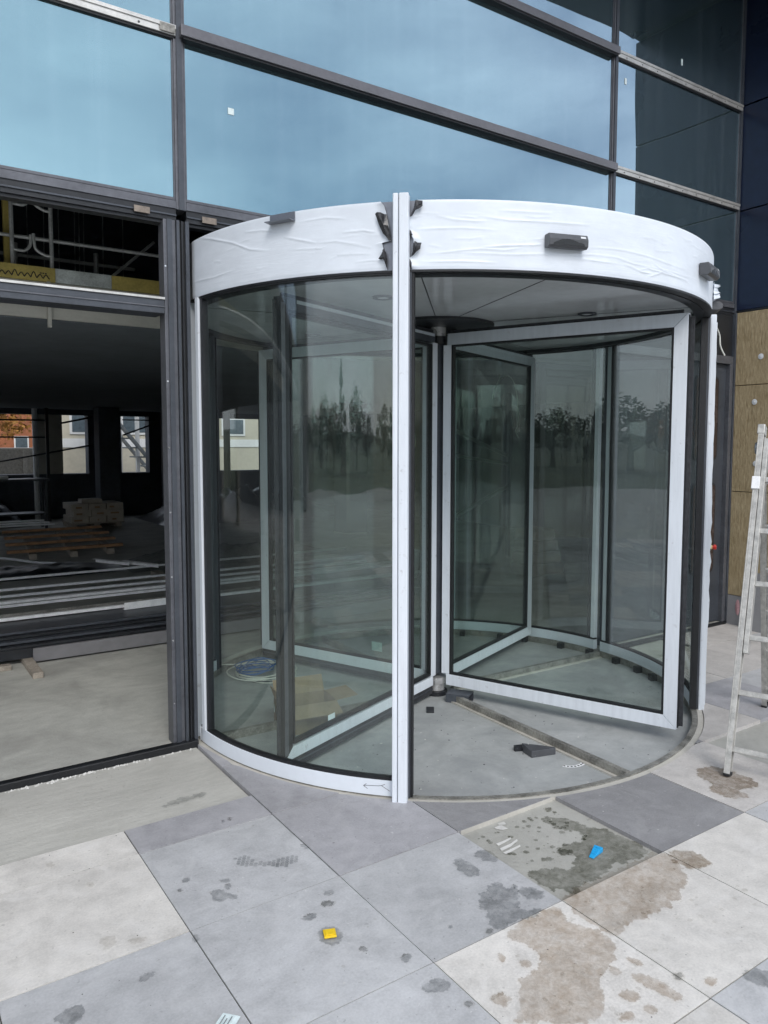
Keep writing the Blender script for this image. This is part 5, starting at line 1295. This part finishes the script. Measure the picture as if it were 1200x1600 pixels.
def tree(kind, x, y, h, label, group=None, w=1.0):
    t = thing({'pine': 'pine_tree', 'green': 'leafy_tree', 'russet': 'leafy_tree', 'autumn': 'autumn_tree'}[kind], label, 'tree', (x, y, -.06), group)
    cm, tm = KIND[kind]; rz = random.Random(x * 3 + y).random() * 6
    for nme, me in (('crown', cm), ('trunk', tm)):
        o = bpy.data.objects.new(nme, me); col.objects.link(o); o.parent = t; o.scale = (h * w, h * w, h); o.rotation_euler = (0, 0, rz)
tree('autumn', 3.6, 38, 7.5, 'orange autumn tree before the brick building beyond the hall')
tree('green', 12.5, 30, 6, 'green tree beyond the far window behind the drum')
tree('green', 17, 34, 7, 'second green tree beyond the far window behind the drum', None)
LBL = {'pine': 'dark pointed conifer in the treeline mirrored in the door glass', 'green': 'green leafy tree in the treeline mirrored in the door glass', 'russet': 'reddish brown tree in the treeline mirrored in the door glass'}
rt_ = random.Random(21)
for i in range(44):
    a = radians(-192 + 204 * i / 43 + rt_.uniform(-1.5, 1.5)); d = rt_.uniform(34, 58)
    x, y = d * cos(a), d * sin(a)
    if y > -5: y -= 5
    k = rt_.choice(['pine', 'green', 'green', 'russet', 'pine'])
    h = {'pine': rt_.uniform(4.2, 6.4), 'green': rt_.uniform(3.6, 5.6), 'russet': rt_.uniform(3.4, 5.2)}[k]
    tree(k, x, y, h, LBL[k], 'treeline mirrored in the glass', rt_.uniform(1.1, 1.8) if k != 'pine' else 1)
for x, y, h in ((26, -24, 7.2), (21, -27, 6.0)): tree('russet', x, y, h, 'reddish tree standing %s on the plaza, mirrored in the front right wing' % ('nearer the building' if h > 7 else 'farther out'), None, 1.2)
rp = random.Random(14)
for i, (x, y, a) in enumerate([(-9, -19, 20), (-3, -24, 75), (5, -21, 40), (12, -17, 10), (17, -10, 60), (-16, -13, 35)]):
    t = thing('block_pallet', 'pallet of grey blocks out on the plaza, %s of six mirrored in the glass' % ORD[i], 'pallet', (x, y, -.06), 'block pallets on the plaza')
    ex = Vector((cos(radians(a)), sin(radians(a)), 0)); ey = Vector((-ex.y, ex.x, 0)); o = Vector((x, y, -.06))
    for k in range(3): MB().obox(o, ex, ey, Z3, -.55, .55, -.5 + .42 * k, -.38 + .42 * k, 0, .12).build('runner', 'timber_grey', t)
    n = rp.randint(3, 5)
    for k in range(n): MB().obox(o, ex, ey, Z3, -.55 + rp.uniform(0, .03), .55, -.5, .5, .122 + .22 * k, .335 + .22 * k).build('block_layer', rp.choice(['plinth_concrete', 'cabin_cream', 'cardboard']), t)
# rough grass between the plaza and the trees
m = MB(); q = []; N = 120
for i in range(N):
    a = 6.2832 * i / N; k = 1 + .35 * noise.noise(Vector((cos(a) * 4, sin(a) * 4, 9))) + .12 * noise.noise(Vector((cos(a) * 15, sin(a) * 15, 2)))
    q += [(23 * k * cos(a), 23 * k * sin(a), -.058), (190 * cos(a), 190 * sin(a), -.05)]
m.add(q, [(2 * i, 2 * i + 1, 2 * ((i + 1) % N) + 1, 2 * ((i + 1) % N)) for i in range(N)])
m.build('grass_verge', 'verge_green', kind='structure')
# low hills round the plaza
m = MB(); q = []; N = 96
for i in range(N):
    a = 6.2832 * i / N; hh = 5 + 7 * noise.noise(Vector((cos(a) * 2.2, sin(a) * 2.2, 4)))
    for r, z in ((150, -.5), (200, hh * .7), (260, max(3, hh)), (380, -2)): q.append((r * cos(a), r * sin(a), z))
m.add(q, [(4 * i + j, 4 * ((i + 1) % N) + j, 4 * ((i + 1) % N) + j + 1, 4 * i + j + 1) for i in range(N) for j in range(3)])
m.build('hills', 'hill_green', smooth=True, kind='structure')
